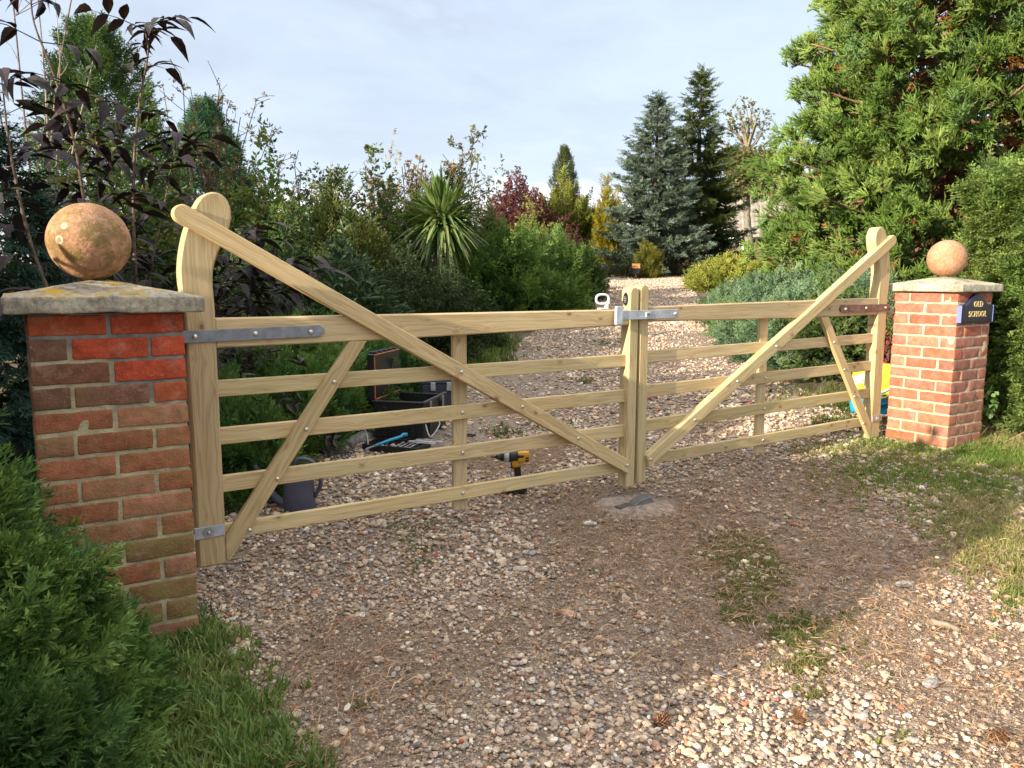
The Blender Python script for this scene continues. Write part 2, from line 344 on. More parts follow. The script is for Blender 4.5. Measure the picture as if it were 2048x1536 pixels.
# driveway: one gravel sheet following the ground
eL = [hit(*q) for q in [(980, 722), (1060, 672), (1130, 625), (1165, 585), (1195, 562), (1225, 546)]]
eR = [hit(*q) for q in [(1520, 745), (1470, 692), (1440, 650), (1400, 602), (1385, 575), (1370, 546)]]
sL = [-6, -.6, .4, 1.9] + [sdist(*p[:2]) for p in eL]; uL = [-4.2, -3.2, -2.3, -1.75] + [udist(*p[:2]) for p in eL]
sR = [-6, -.6, .6] + [sdist(*p[:2]) for p in eR]; uR = [4.0, 3.4, 2.3] + [udist(*p[:2]) for p in eR]
oL = np.argsort(sL); oR = np.argsort(sR)
def dL(s): return np.interp(s, np.array(sL)[oL], np.array(uL)[oL])
def dR(s): return np.interp(s, np.array(sR)[oR], np.array(uR)[oR])
ss = np.concatenate([np.arange(-6, 9, .08), np.arange(9, 26, .25), np.arange(26, 34, 1.)])
ff = np.linspace(0, 1, 90)
Sg, Fg = np.meshgrid(ss, ff, indexing='ij')
wob = .10 * n3(np.stack([Sg, Sg * .3, 0 * Sg], -1), 2.2, 3)
Ug = dL(Sg) + (dR(Sg) - dL(Sg)) * Fg + wob * (1 - 2 * Fg)
dx = D0[0] + Sg * DD[0] + Ug * DN[0]; dy = D0[1] + Sg * DD[1] + Ug * DN[1]
grid_mesh(dx, dy, gz(dx, dy) + bumps(dx, dy) + .004, 'driveway', M_gravel)
def gh(x, y): return gz(x, y) + bumps(x, y) + .004
# ------------------------------------------------------------------ foliage templates (x forward, z up, unit length)
def blade(p, d, l, w, up=(0, 0, 1), curl=0.0):
    d = nrm(np.asarray(d, float)); s = np.cross(d, up); s = nrm(s) if np.linalg.norm(s) > 1e-6 else np.array([0, 1., 0]); u = np.cross(s, d)
    p = np.asarray(p, float)
    return np.array([p, p + d * l * .45 + s * w / 2 + u * curl * l * .3, p + d * l - u * curl * l * .2, p + d * l * .45 - s * w / 2 + u * curl * l * .3])
class Tpl:
    def __init__(s): s.V = []; s.q = []; s.t = []; s.n = 0; s.sh = []
    def quad(s, P, sh=0.): s.V += list(P); s.q.append([s.n, s.n + 1, s.n + 2, s.n + 3]); s.n += 4; s.sh += [sh] * 4
    def leaf(s, p, d, l, w, up, fold=.25, droop=.15, sh=0.):
        d = nrm(np.asarray(d, float)); r = np.cross(d, up); r = nrm(r) if np.linalg.norm(r) > 1e-6 else np.array([0, 1., 0]); u = np.cross(r, d); p = np.asarray(p, float)
        a = p; c = p + d * l * .45; e = p + d * l - u * droop * l
        lft = c - r * w / 2 + u * fold * w; rgt = c + r * w / 2 + u * fold * w
        c2 = p + d * l * .75 - u * droop * .35 * l; l2 = c2 - r * w * .3 + u * fold * w * .5; r2 = c2 + r * w * .3 + u * fold * w * .5
        s.V += [a, lft, c, rgt, l2, c2, r2, e]; k = s.n
        s.t += [[k, k + 2, k + 1], [k, k + 3, k + 2], [k + 4, k + 5, k + 7], [k + 5, k + 6, k + 7]]
        s.q += [[k + 1, k + 2, k + 5, k + 4], [k + 2, k + 3, k + 6, k + 5]]; s.n += 8; s.sh += [sh] * 8
    def cone(s, P, r, sh=0., sides=3):
        V, F = tube(P, r, sides, False); s.V += list(V); s.q += [list(f + s.n) for f in F[0]]; s.n += len(V); s.sh += [sh] * len(V)
    def done(s):
        s.V = np.array(s.V); s.F = ([np.array(s.q)] if s.q else []) + ([np.array(s.t)] if s.t else []); s.sh = np.array(s.sh); return s
def rnd(a, b): return rng.uniform(a, b)
def T_juniper(seed, pairs=9, subn=4, wid=.05, flat=.5):
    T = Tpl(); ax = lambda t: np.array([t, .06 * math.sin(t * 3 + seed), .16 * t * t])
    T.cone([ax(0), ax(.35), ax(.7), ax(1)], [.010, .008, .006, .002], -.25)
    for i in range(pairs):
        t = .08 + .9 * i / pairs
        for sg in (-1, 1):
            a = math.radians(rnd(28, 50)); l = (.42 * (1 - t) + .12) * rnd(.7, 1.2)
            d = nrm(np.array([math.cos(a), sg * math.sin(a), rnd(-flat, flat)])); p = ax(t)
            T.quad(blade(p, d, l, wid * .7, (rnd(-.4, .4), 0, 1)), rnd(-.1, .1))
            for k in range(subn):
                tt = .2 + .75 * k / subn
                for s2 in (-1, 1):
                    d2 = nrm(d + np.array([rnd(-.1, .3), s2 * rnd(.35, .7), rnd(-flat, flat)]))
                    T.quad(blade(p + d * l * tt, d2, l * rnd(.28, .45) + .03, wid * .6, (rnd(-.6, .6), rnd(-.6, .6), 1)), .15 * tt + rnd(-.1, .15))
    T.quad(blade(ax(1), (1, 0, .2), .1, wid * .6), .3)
    return T.done()
def T_cord(seed):                      # giant-redwood cord foliage tuft
    T = Tpl()
    for i in range(7):
        a = rnd(0, 6.28); o = rnd(.1, .75); d = nrm(np.array([1, o * math.cos(a), o * math.sin(a)]))
        l = rnd(.65, 1.1); bend = np.array([0, 0, rnd(.05, .35)])
        P = [d * l * t + bend * t * t for t in (0, .5, 1)]
        T.cone(P, [.020, .046, .010], rnd(-.15, .1))
        for k in range(4):
            t = rnd(.2, .9); b = d * l * t + bend * t * t; d2 = nrm(d + rng.normal(size=3) * .42 + np.array([0, 0, .2]))
            T.cone([b, b + d2 * rnd(.22, .42) + np.array([0, 0, .05])], [.040, .010], rnd(.05, .45))
    return T.done()
def T_spruce(seed, pairs=6):
    T = Tpl(); ax = lambda t: np.array([t, 0, -.10 * math.sin(t * 3.0)])
    T.cone([ax(0), ax(.5), ax(1)], [.02, .012, .004], -.4)
    for i in range(pairs + 1):
        t = min(.1 + .9 * i / pairs, 1.0)
        for sg in (-1, 1):
            a = math.radians(rnd(35, 60)) if i < pairs else .2
            l = (.45 * (1 - t) + .16) * rnd(.8, 1.2); d = nrm(np.array([math.cos(a), sg * math.sin(a), rnd(-.35, .15)]))
            for k in range(3):
                T.quad(blade(ax(t), d + rng.normal(size=3) * .12, l * rnd(.8, 1), .085, (rnd(-.9, .9), rnd(-.9, .9), 1)), rnd(-.15, .25))
    return T.done()
def T_leaves(seed, n=7, ar=.42, spread=.8, ln=(.35, .6)):
    T = Tpl()
    T.cone([(0, 0, 0), (.35, 0, .02), (.8, 0, .05)], [.012, .009, .004], -.3)
    for i in range(n):
        t = rnd(.1, .85); a = rnd(0, 6.28); d = nrm(np.array([rnd(.3, 1), spread * math.cos(a), spread * math.sin(a)]))
        l = rnd(*ln); T.leaf((t, 0, .05 * t), d, l, l * ar, nrm(np.array([rnd(-.5, .2), rnd(-.5, .5), 1])), .2, rnd(0, .3), rnd(-.25, .25))
    return T.done()
def T_grass(seed, n=9):
    T = Tpl()
    for i in range(n):
        a = rnd(0, 6.28); o = rnd(.1, .9); l = rnd(.5, 1.0); w = .035
        d = np.array([math.cos(a) * o, math.sin(a) * o, 1]); d = nrm(d); p = np.array([rnd(-.15, .15), rnd(-.15, .15), 0]); s = np.array([-math.sin(a), math.cos(a), 0]) * w
        m1 = p + d * l * .5; m2 = p + d * l * .85 + np.array([d[0], d[1], -.3]) * l * .25; sh = rnd(-.3, .3)
        T.V += [p - s, p + s, m1 + s * .8, m1 - s * .8, m2]; T.q.append([T.n, T.n + 1, T.n + 2, T.n + 3]); T.t.append([T.n + 3, T.n + 2, T.n + 4]); T.n += 5; T.sh += [sh] * 5
    return T.done()
JUN = [T_juniper(i) for i in range(4)]; JUNF = [T_juniper(i, 6, 2, .085) for i in range(4)]
CORD = [T_cord(i) for i in range(5)]; SPR = [T_spruce(i) for i in range(4)]
LEAF = [T_leaves(i) for i in range(4)]; LANC = [T_leaves(i, 7, .24, .7, (.4, .7)) for i in range(4)]; SMALL = [T_leaves(i, 12, .5, .9, (.16, .28)) for i in range(4)]
GRS = [T_grass(i) for i in range(5)]
def frames(d, up=(0, 0, 1), roll=0.4):
    d = nrm(np.asarray(d, float)); n = len(d); u = np.tile(np.asarray(up, float), (n, 1)) + rng.normal(size=(n, 3)) * roll
    y = nrm(np.cross(u, d)); z = np.cross(d, y); return np.stack([d, y, z], -1)
def scatter(mb, T, pos, R, sc, cols, shade=.5):
    """instances templates T (list) at pos with frames R, scale sc; cols (n,3)"""
    pos = np.asarray(pos); n = len(pos); sc = np.broadcast_to(np.asarray(sc, float), (n,)); w = rng.integers(0, len(T), n)
    for k, t in enumerate(T):
        i = np.where(w == k)[0]
        if not len(i): continue
        V = np.einsum('nij,vj->nvi', R[i], t.V) * sc[i, None, None] + pos[i, None]
        m = len(t.V); off = (np.arange(len(i)) * m)[:, None, None]
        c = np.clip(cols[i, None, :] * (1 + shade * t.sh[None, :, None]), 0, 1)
        c = np.concatenate([c, np.zeros((*c.shape[:2], 1))], -1).reshape(-1, 4)
        mb.add(V.reshape(-1, 3), [(f[None] + off).reshape(-1, f.shape[1]) for f in t.F], c)
def palette(n, cs, jit=.15, pos=None, psc=2.0, seed=1):
    cs = np.asarray(cs, float); k = len(cs)
    f = rng.uniform(0, 1, n) if pos is None else np.clip(.5 + .45 * n3(pos, psc, seed) + rng.normal(size=n) * .18, 0, .999)
    i = np.minimum((f * k).astype(int), k - 1); j = np.minimum(i + 1, k - 1); t = (f * k - i)[:, None]
    return (cs[i] * (1 - t) + cs[j] * t) * (1 + rng.normal(size=(n, 1)) * jit)
def sphere_dirs(n, up=.0):
    v = nrm(rng.normal(size=(n, 3))); v[:, 2] = np.where(v[:, 2] < -.35, -v[:, 2], v[:, 2]); v[:, 2] += up; return nrm(v)
def mound(mb, c, rad, n, T, sc, cs, out=.8, up=.5, inner=.5, noisy=.22, droop=0., psc=2.5, gap=None, seed=1, flat=.4, shade=.5, jit=.15, floor=True):
    """sprays through the outer shell of an uneven mound (c = ground centre, rad = (rx,ry,height))"""
    d = sphere_dirs(n); rad = np.asarray(rad, float)
    lump = 1 + noisy * n3(d, 3.0, seed) + noisy * .6 * n3(d, 7.0, seed + 2)
    t = inner + (1 - inner) * rng.uniform(0, 1, n) ** .6
    p = np.asarray(c) + d * rad * (t * lump)[:, None]
    p[:, 2] = np.where(p[:, 2] < c[2], c[2] + np.abs(p[:, 2] - c[2]) * .3, p[:, 2])
    dd = nrm(nrm(d / rad) * out + np.array([0, 0, up]) + rng.normal(size=(n, 3)) * .45 + np.stack([0 * t, 0 * t, -droop * t], -1))
    if gap: k = n3(p, gap[0], seed + 3) > gap[1]; p = p[k]; dd = dd[k]
    m = len(p); s = rng.uniform(sc[0], sc[1], m)
    if floor: p[:, 2] = np.maximum(p[:, 2], gz(p[:, 0], p[:, 1]) + .02)
    scatter(mb, T, p, frames(dd, roll=flat), s, palette(m, cs, jit, p, psc, seed), shade)
def stems(c, rad, n, r0=.012, col=(.09, .07, .05)):
    mb = MB()
    for i in range(n):
        d = sphere_dirs(1)[0]; e = np.asarray(c) + d * np.asarray(rad) * rnd(.5, .95); b = np.asarray(c) + np.array([rnd(-.1, .1) * rad[0], rnd(-.1, .1) * rad[1], -.03])
        m = (b + e) / 2 + np.array([rnd(-.1, .1), rnd(-.1, .1), rnd(.05, .2)]) * rad[2]
        V, F = tube(spline([b, m, e], 7), np.linspace(r0, r0 * .3, 7), 5); mb.add(V, F, np.array(col) * rnd(.7, 1.4))
    return mb
def shrub(name, label, px, D, rad, n, T, sc, cs, mat=None, group=None, ns=8, cat='shrub', yoff=None, stemcol=(.09, .07, .05), parts=('foliage', 'stem'), **k):
    c = base(px, D) if not hasattr(px, '__len__') else np.array([px[0], px[1], float(gz(px[0], px[1]))])
    th = Th(name, label, cat, c, group); mb = MB(); mound(mb, c, rad, n, T, sc, cs, **k)
    th.part(parts[0], mb, mat or M_leaf)
    if ns: th.part(parts[1], stems(c, rad, ns, .010 + .006 * max(rad), stemcol), M_bark, True)
    return th
# ------------------------------------------------------------------ brick gate pillars
def pillar(name, label, org, zb, cols, moss, newm, chip, seed):
    """2-brick square pillar: org = front left corner under the cap, zb = bottom"""
    th = Th(name, label, 'pillar', (org[0] + .22, org[1] + .22, zb), 'brick pillars at the gateway')
    br = MB(); n = int(math.ceil((org[2] - zb) / .075)) + 1
    for i in range(n):
        zc = org[2] - .0375 - .075 * i
        A = [(.1075, .05125, .215, .1025), (.3325, .05125, .215, .1025), (.1075, .38875, .215, .1025), (.3325, .38875, .215, .1025), (.05125, .22, .1025, .215), (.38875, .22, .1025, .215)]
        if i % 2: A = [(y, x, sy, sx) for x, y, sx, sy in A]
        for x, y, sx, sy in A:
            V, F = rbox(sx * rnd(.975, 1.0), sy * rnd(.975, 1.0), .065 * rnd(.95, 1.03), rnd(.003, .006), 0, (7 if sx > .2 else 3, 7 if sy > .2 else 3, 2))
            V = V @ rot_z(rnd(-.008, .008)).T + np.array([org[0] + x, org[1] + y, zc])
            q = V * 1.0; d = np.stack([n3(q, 38, 1 + seed), n3(q, 38, 2 + seed), n3(q, 38, 3 + seed)], 1) * .0019 + np.stack([n3(q, 14, 4), n3(q, 14, 5), 0 * q[:, 0]], 1) * .0012
            V = V + d + np.array([rnd(-.0015, .0015), rnd(-.0015, .0015), 0])
            c = cols(i, x, y); br.add(V, F, np.append(np.array(c) * rnd(.88, 1.12), moss(i, x, y)))
    th.part('brickwork', br, M_brick, True)
    mo = MB(); V, F = rbox(.4315, .4315, n * .075, .004, 0, (14, 14, 30)); V = V + np.array([org[0] + .22, org[1] + .22, org[2] - n * .0375 - .0015])
    V[:, :2] += (np.stack([n3(V, 25, 1), n3(V, 25, 2)], 1) * .0016)
    mo.add(V, F, newm(V)); th.part('mortar', mo, M_mortar, True)
    cp = MB(); cw = .556 if chip > .0015 else .53; V, F = rbox(cw, cw, .052, .007, 0, (22, 22, 3)); tz = np.clip(1 - np.maximum(abs(V[:, 0]), abs(V[:, 1])) / .262, 0, 1)
    V[:, 2] += np.where(V[:, 2] > .012, .054 * tz, 0) + .0262
    V = V + np.stack([n3(V, 20, 1), n3(V, 20, 2), n3(V, 22, 3)], 1) * chip + np.array([org[0] + .22, org[1] + .22, org[2]])
    cc = np.tile([.33, .30, .24, 1.0 if chip > .0015 else .25], (len(V), 1)) if chip > .0015 else np.tile([.42, .39, .31, .2], (len(V), 1))
    cp.add(V, F, cc); th.part('cap_stone', cp, M_stone, True)
    bl = MB(); an = np.linspace(-np.pi / 2, np.pi / 2, 34); V, F = lathe([(max(.126 * math.cos(a), 1e-4), .126 * math.sin(a)) for a in np.linspace(-np.pi / 2, np.pi / 2, 60)], 96)
    V = V * (1 + (.010 * n3(V, 12, 2) + .005 * n3(V, 40, 4) + .003 * n3(V, 95, 6))[:, None] * (1 if chip > .0015 else .4))
    V = V + np.array([org[0] + .22 - (.022 if chip > .0015 else -.01), org[1] + .22, org[2] + .226]); bl.add(V, F, (.5, .3, .2, 1.0 if chip > .0015 else .12))
    th.part('ball_finial', bl, M_ball, True)
    return th
def colsL(i, x, y):
    new = {0: True, 1: x > .15, 2: x > .22 and y < .3, 3: x > .34}.get(i, False)
    if new: return (.43, .072, .030)
    if i < 4: return [(.17, .075, .05), (.20, .08, .05), (.15, .07, .048)][int(rnd(0, 3))]
    if i in (10, 12, 13): return (.24, .135, .055)
    return [(.34, .125, .062), (.29, .095, .048), (.37, .155, .088), (.31, .135, .085)][int(rnd(0, 4))]
def mossL(i, x, y): return .0 if (i < 3 and x > .15) else {3: .45, 4: .5, 5: .45, 10: .8, 12: 1.0, 13: .9}.get(i, .25 if i < 7 else .5) * rnd(.6, 1.1)
def mortL(V):
    c = np.tile([.40, .345, .21, 0], (len(V), 1)); c[V[:, 2] > -.13] = (.22, .205, .18, 0); c[(V[:, 2] > -.32) & (V[:, 0] > -.22)] = (.22, .205, .18, 0); return c
pl = pillar('brick_pillar', 'weathered red brick pillar with mossy courses and a lichened ball, beside the juniper', (-.44, 0, 0), -1.28, colsL, mossL, mortL, .0024, 0)
WR = 4.7568
def colsR(i, x, y):
    front = y < .06 and i > 3
    return [(.40, .135, .085), (.37, .115, .07), (.43, .165, .11), (.38, .15, .105)][int(rnd(0, 4))] if not front else [(.36, .15, .11), (.30, .13, .095)][int(rnd(0, 2))]
pr = pillar('brick_pillar', 'clean orange-red brick pillar carrying the dark blue name plaque', (WR, -.008, .0389), -1.16, colsR, lambda i, x, y: .12 if i < 10 else .4, lambda V: np.array([.50, .42, .29, 0]), .0009, 2)
# ------------------------------------------------------------------ the name plaque
PX, PZ, PY = WR + .205, -.165, -.030
sg = Th('name_plaque', 'dark navy arched plaque reading OLD SCHOOL on the right pillar front', 'sign', (PX, PY, PZ))
hw, sh, ar = .205, .118, .078
def ogee(s): return [(-hw * s, 0 + (1 - s) * .06)] + [(hw * s, 0 + (1 - s) * .06)] + [(hw * s, sh * s + (1 - s) * .05)] + \
    [(x * s, (sh + ar * (.5 + .5 * math.cos(math.pi * min(1, abs(x) / (.80 * hw)))) ** 0.9) * s + (1 - s) * .055) for x in np.linspace(.98 * hw, -.98 * hw, 31)] + [(-hw * s, sh * s + (1 - s) * .05)]
V, F = extrude(ogee(1.0), 0, .022, .004); b = MB(); b.add(V + [PX, PY, PZ], F, (.02, .022, .075)); sg.part('border', b, M_paint)
V, F = extrude(ogee(.93), -.004, .01, .002); b = MB(); b.add(V + [PX, PY, PZ], F, (.006, .007, .022)); sg.part('board', b, M_paint)
for k in (-1, 1):
    V, F = rbox(.008, .03, sh - .004, .002); b = MB(); b.add(V + [PX + k * (hw - .002), PY + .010, PZ + sh / 2], F, (.16, .20, .50)); sg.part('edge_reflection', b, M_paint)  # light blue slivers stand in for reflections along the plaque sides
def text_part(th, txt, size, loc, mat, col, name, rotz=0.0, ext=.0015, xs=1.0):
    cu = bpy.data.curves.new('t', 'FONT'); cu.body = txt; cu.size = size; cu.extrude = ext; cu.align_x = 'CENTER'; cu.align_y = 'CENTER'; cu.space_character = 1.12; cu.resolution_u = 3
    t = bpy.data.objects.new('t', cu); S.collection.objects.link(t); bpy.context.view_layer.update()
    me = bpy.data.meshes.new_from_object(t.evaluated_get(bpy.context.evaluated_depsgraph_get())); bpy.data.objects.remove(t); bpy.data.curves.remove(cu)
    co = np.array([v.co[:] for v in me.vertices]); V = np.stack([co[:, 0] * xs, -co[:, 2], co[:, 1]], 1) @ rot_z(rotz).T + loc
    groups = {}
    for p in me.polygons: groups.setdefault(len(p.vertices), []).append(list(p.vertices))
    b = MB(); b.add(V, [np.array(g) for g in groups.values()], col); bpy.data.meshes.remove(me); return th.part(name, b, mat)
text_part(sg, 'OLD', .055, (PX, PY - .0055, PZ + .122), M_paint, (.62, .47, .20), 'lettering', 0, .002, .95)
text_part(sg, 'SCHOOL', .055, (PX, PY - .0055, PZ + .056), M_paint, (.62, .47, .20), 'lettering', 0, .002, .95)
# ------------------------------------------------------------------ the pair of field gates
GY = .42; XM = 2.370; TILT = .0125
def leaf_tf(mirror):
    def f(V):
        V = np.array(V, float)
        if mirror:
            V[:, 0] = 2 * XM - V[:, 0]; d = V[:, 0] - XM; V[:, 2] = V[:, 2] + d * TILT + .012; V[:, 0] += -TILT * (V[:, 2] + .5) * 1.0
        return V
    return f
def gate_leaf(mirror):
    tf = leaf_tf(mirror)
    lab = ['new pale timber gate leaf hung beside the left pillar, galvanised hinge band', 'new pale timber gate leaf hung beside the right pillar, rusty brown hinge band'][mirror]
    th = Th('gate_leaf', lab, 'gate', tf([[1.2, GY + .04, -1.03]])[0], 'pair of curved heel timber gates')
    def put(name, V, F, mat, col=(.5, .5, .5), grain=None, smooth=False, label=None, parent=None):
        V2 = tf(V); F2 = [f[:, ::-1] for f in F] if mirror else F
        b = MB(); b.add(V2, F2, col, grain); return th.part(name, b, mat, smooth, label) if parent is None else sub(parent, name, b, mat, smooth)
    def board(name, poly, y0, y1, d, ch=.004, label=None):
        V, F = extrude(poly, GY + y0, GY + y1, ch); d = nrm(np.array(d, float)); o = rng.uniform(0, 60, 3)
        g = np.stack([V[:, 0] * d[0] + V[:, 2] * d[1], -V[:, 0] * d[1] + V[:, 2] * d[0], V[:, 1]], 1) + o
        k = rnd(.84, 1.10); return put(name, V, F, M_wood, (.5 * k, .5 * k * rnd(.97, 1.02), .5 * k * rnd(.92, 1.06)), g, label=label)
    def bolt(x, z, y, r=.0095):
        an = np.linspace(0, np.pi / 2, 6); V, F = lathe([(r * math.cos(a) + 1e-5, r * .62 * math.sin(a)) for a in an], 12)
        V = np.stack([V[:, 0], -V[:, 2], V[:, 1]], 1) + [x, GY + y, z]; put('bolt', V, F, M_bolt, (.62, .58, .52), smooth=True)
    heel = [(.189, -1.036), (.187, -.5), (.187, 0), (.184, .08), (.188, .14), (.207, .20), (.236, .26), (.258, .315), (.264, .36), (.254, .402), (.228, .428), (.195, .433), (.160, .417), (.133, .378), (.110, .325), (.090, .27), (.074, .20), (.066, .13), (.069, .05), (.078, -.05), (.082, -.5), (.082, -1.036)]
    hp = spline(heel[2:20], 70); heel = heel[:2] + [tuple(q) for q in hp] + heel[20:]
    board('heel_stile', heel, 0, .075, (0, 1), .007)
    ms = [(2.300, -1.024), (2.362, -1.026), (2.362, .030)] + [(2.331 + .031 * math.cos(a), .040 + .031 * math.sin(a)) for a in np.linspace(0.1, math.pi - .1, 9)] + [(2.300, .030)]
    board('meeting_stile', ms, 0, .075, (0, 1), .005)
    board('top_rail', [(.186, -.161), (.75, -.158), (2.302, -.130), (2.302, -.048), (.186, -.046)], .004, .068, (1, 0), .005)
    for z0, z1, x0 in ((-.358, -.292, .186), (-.551, -.483, .186), (-.746, -.678, .186), (-.943, -.879, .186)):
        board('rail', [(x0, z0), (2.302, z0 + .001), (2.302, z1 + .001), (x0, z1)], .026, .050, (1, 0), .003)
    a = np.array([.085, .345]); e = np.array([2.312, -.911]); d = nrm(e - a); q = np.array([-d[1], d[0]]); w = .035
    arc = [tuple(a + .030 * d * 0 - d * w * math.sin(t) * 1.0 + q * w * math.cos(t)) for t in np.linspace(0, math.pi, 13)]
    board('brace', arc + [tuple(a - q * w), tuple(e - q * w + d * 0.0), (2.312, -.911 + w / d[0] * 1.0)][1:], -.022, .026, d, .004)
    board('strut', [(.186, -1.020), (.200, -1.028), (.808, -.158), (.728, -.158), (.186, -.925)], -.001, .026, (.55, .84), .003)
    xu = 1.256; board('upright', [(xu, -1.0), (xu + .074, -1.002), (xu + .074, -.12), (xu, -.12)], .050, .074, (0, 1), .003)
    # strap hinge
    band = [(.060, -.138), (.600, -.131), (.606, -.121), (.616, -.117), (.619, -.107), (.616, -.097), (.606, -.093), (.600, -.083), (.060, -.091)]
    V, F = extrude(band, GY - .007, GY + .004, .0015)
    col = (.20, .22, .24) if not mirror else (.20, .115, .09)
    hb = put('hinge_band', V, F, M_galv if not mirror else M_rust, col)
    V, F = tube([(.052, GY + .037, -.142), (.052, GY + .037, -.088)], .017, 12); put('hinge_eye', V, F, M_galv if not mirror else M_rust, col, smooth=True)
    V, F = extrude([(.052, -.138), (.09, -.138), (.09, -.091), (.052, -.091)], GY + .02, GY + .079, .0015); put('hinge_band', V, F, M_galv if not mirror else M_rust, col)
    for x in (.108, .335, .560): bolt(x, -.112 + (.002 if x > .3 else -.002), -.0075, .0105)
    V, F = extrude([(.070, -.915), (.184, -.912), (.184, -.869), (.070, -.868)], GY - .006, GY + .003, .001); put('hinge_plate', V, F, M_galv, (.42, .45, .50) if not mirror else (.38, .34, .34))
    V, F = lathe([(.001, .004), (.007, .0045), (.0085, .002), (.021, .0015), (.022, -.002)], 20); V = np.stack([V[:, 0], -V[:, 2], V[:, 1]], 1) + [.122, GY - .0075, -.892]
    put('washer', V, F, M_galv, (.30, .30, .29)); bolt(.122, -.892, -.011, .006)
    V, F = tube([(.03, GY + .037, -.893), (.10, GY + .037, -.893)], .008, 8); put('hinge_pin', V, F, M_galv, (.3, .3, .3))
    # coach bolts where the photo shows them
    ds = lambda z: .768 - (.768 - .197) * (-.158 - z) / .865
    db = lambda z: .085 + (z - .345) / (-1.256) * 2.227
    for z in (-.326, -.518, -.713, -.912): bolt(ds(z) + (.012 if z < -.9 else 0), z, -.0015)
    for z in (-.318, -.510, -.706): bolt(db(z), z, -.0225)
    bolt(2.288, -.893, -.0225)
    for z in (-.518, -.713, -.912): bolt(xu + .036, z, .0255)
    return th, put, tf
gl, putL, _ = gate_leaf(0)
gr, putR, tfR = gate_leaf(1)
# throw-over bar (turns on the right leaf)
def pbox(th, name, c, s, mat, col, r=.004, rz=0.0, smooth=False):
    V, F = rbox(*s, r); b = MB(); b.add(V @ rot_z(rz).T + np.asarray(c), F, col); return th.part(name, b, mat, smooth)
b = MB(); V, F = extrude([(2.225, -.101), (2.625, -.099), (2.632, -.092), (2.632, -.058), (2.625, -.051), (2.225, -.052)], GY - .026, GY - .016, .0015)
b.add(V, F, (.40, .43, .46)); lat = gr.part('latch_bar', b, M_galv)
b = MB(); V, F = extrude([(2.183, -.125), (2.225, -.125), (2.226, -.030), (2.186, -.027), (2.180, -.033), (2.180, -.119)], GY - .031, GY - .012, .003); b.add(V, F, (.47, .51, .58)); sub(lat, 'latch_hook', b, M_galv)
b = MB(); V, F = rbox(.034, .003, .030, .001); b.add(V + [2.405, GY - .0265, -.076], F, (.62, .64, .66))
V, F = rbox(.029, .003, .025, .001); b.add(V + [2.405, GY - .0285, -.076], F, (.40, .43, .46)); mk = sub(lat, 'stamp', b, M_galv)
b = MB()
for k, (x, hh) in enumerate([(-.009, .015), (-.0045, .015), (0, .010), (.0045, .015), (.009, .013)]):
    V, F = rbox(.0028, .003, hh, .0006); b.add(V + [2.405 + x, GY - .0298, -.076], F, (.10, .11, .12))
sub(lat, 'stamp_mark', b, M_galv)
an = np.linspace(0, np.pi / 2, 6); V, F = lathe([(.012 * math.cos(a) + 1e-5, .008 * math.sin(a)) for a in an], 14)
b = MB(); b.add(np.stack([V[:, 0], -V[:, 2], V[:, 1]], 1) + [2.607, GY - .027, -.075], F, (.6, .62, .64)); sub(lat, 'pivot_bolt', b, M_bolt, True)
# white lifting handle on the left leaf and its oval maker's badge
hx = 2.150; P = [(hx + .042 * math.copysign(abs(math.cos(t)) ** .75, math.cos(t)), GY + .05, .008 + .024 * math.copysign(abs(math.sin(t)) ** .75, math.sin(t))) for t in np.linspace(0, 2 * np.pi, 33)]
b = MB(); V, F = tube(P, .0065, 8, False); b.add(V, F, (.80, .80, .80)); hd = gl.part('latch_handle', b, M_paint, True)
b = MB(); V, F = rbox(.058, .030, .008, .003); b.add(V + [hx + .004, GY + .05, -.042], F, (.78, .78, .78)); V, F = rbox(.020, .016, .022, .004); b.add(V + [hx + .028, GY + .05, -.028], F, (.78, .78, .78))
V, F = lathe([(.001, .008), (.008, .008), (.0095, .004), (.0095, -.004), (.008, -.008), (.001, -.008)], 14); b.add(np.stack([V[:, 0], -V[:, 2], V[:, 1]], 1) + [hx + .036, GY + .047, -.010], F, (.72, .72, .72))
sub(hd, 'handle_base', b, M_paint)
V, F = lathe([(.0005, .003), (.95, .003), (1., .0015), (1., -.002)], 26); V = np.stack([-V[:, 2], V[:, 0] * .020, V[:, 1] * .036], 1) + [2.2995, GY + .037, .006]
b = MB(); b.add(V, F, (.012, .012, .018)); bd = gl.part('badge', b, M_pl)
b = MB()
for k in range(4):
    V, F = rbox(.002, [.016, .022, .02, .014][k], .0035, .0008); b.add(V + [2.2955, GY + .037, .018 - k * .009], F, (.25, .24, .24))
sub(bd, 'badge_line', b, M_pl)
# hinge hooks built into the pillars
for (pt, x0, x1, z) in ((pl, -.02, .054, -.150), (pl, -.02, .05, -.893), (pr, WR + .03, WR - .062, -.112), (pr, WR + .03, WR - .055, -.848)):
    V, F = tube([(x0, GY + .004, z), ((x0 + x1) / 2, GY + .012, z), (x1, GY + .034, z)], .009, 8); b = MB(); b.add(V, F, (.32, .32, .32)); pt.part('hinge_hook', b, M_galv, True)
# ------------------------------------------------------------------ things lying about the gateway
def ground_at(px, D): p = at(px, 800, D); return np.array([p[0], p[1], float(gh(p[0], p[1]))])
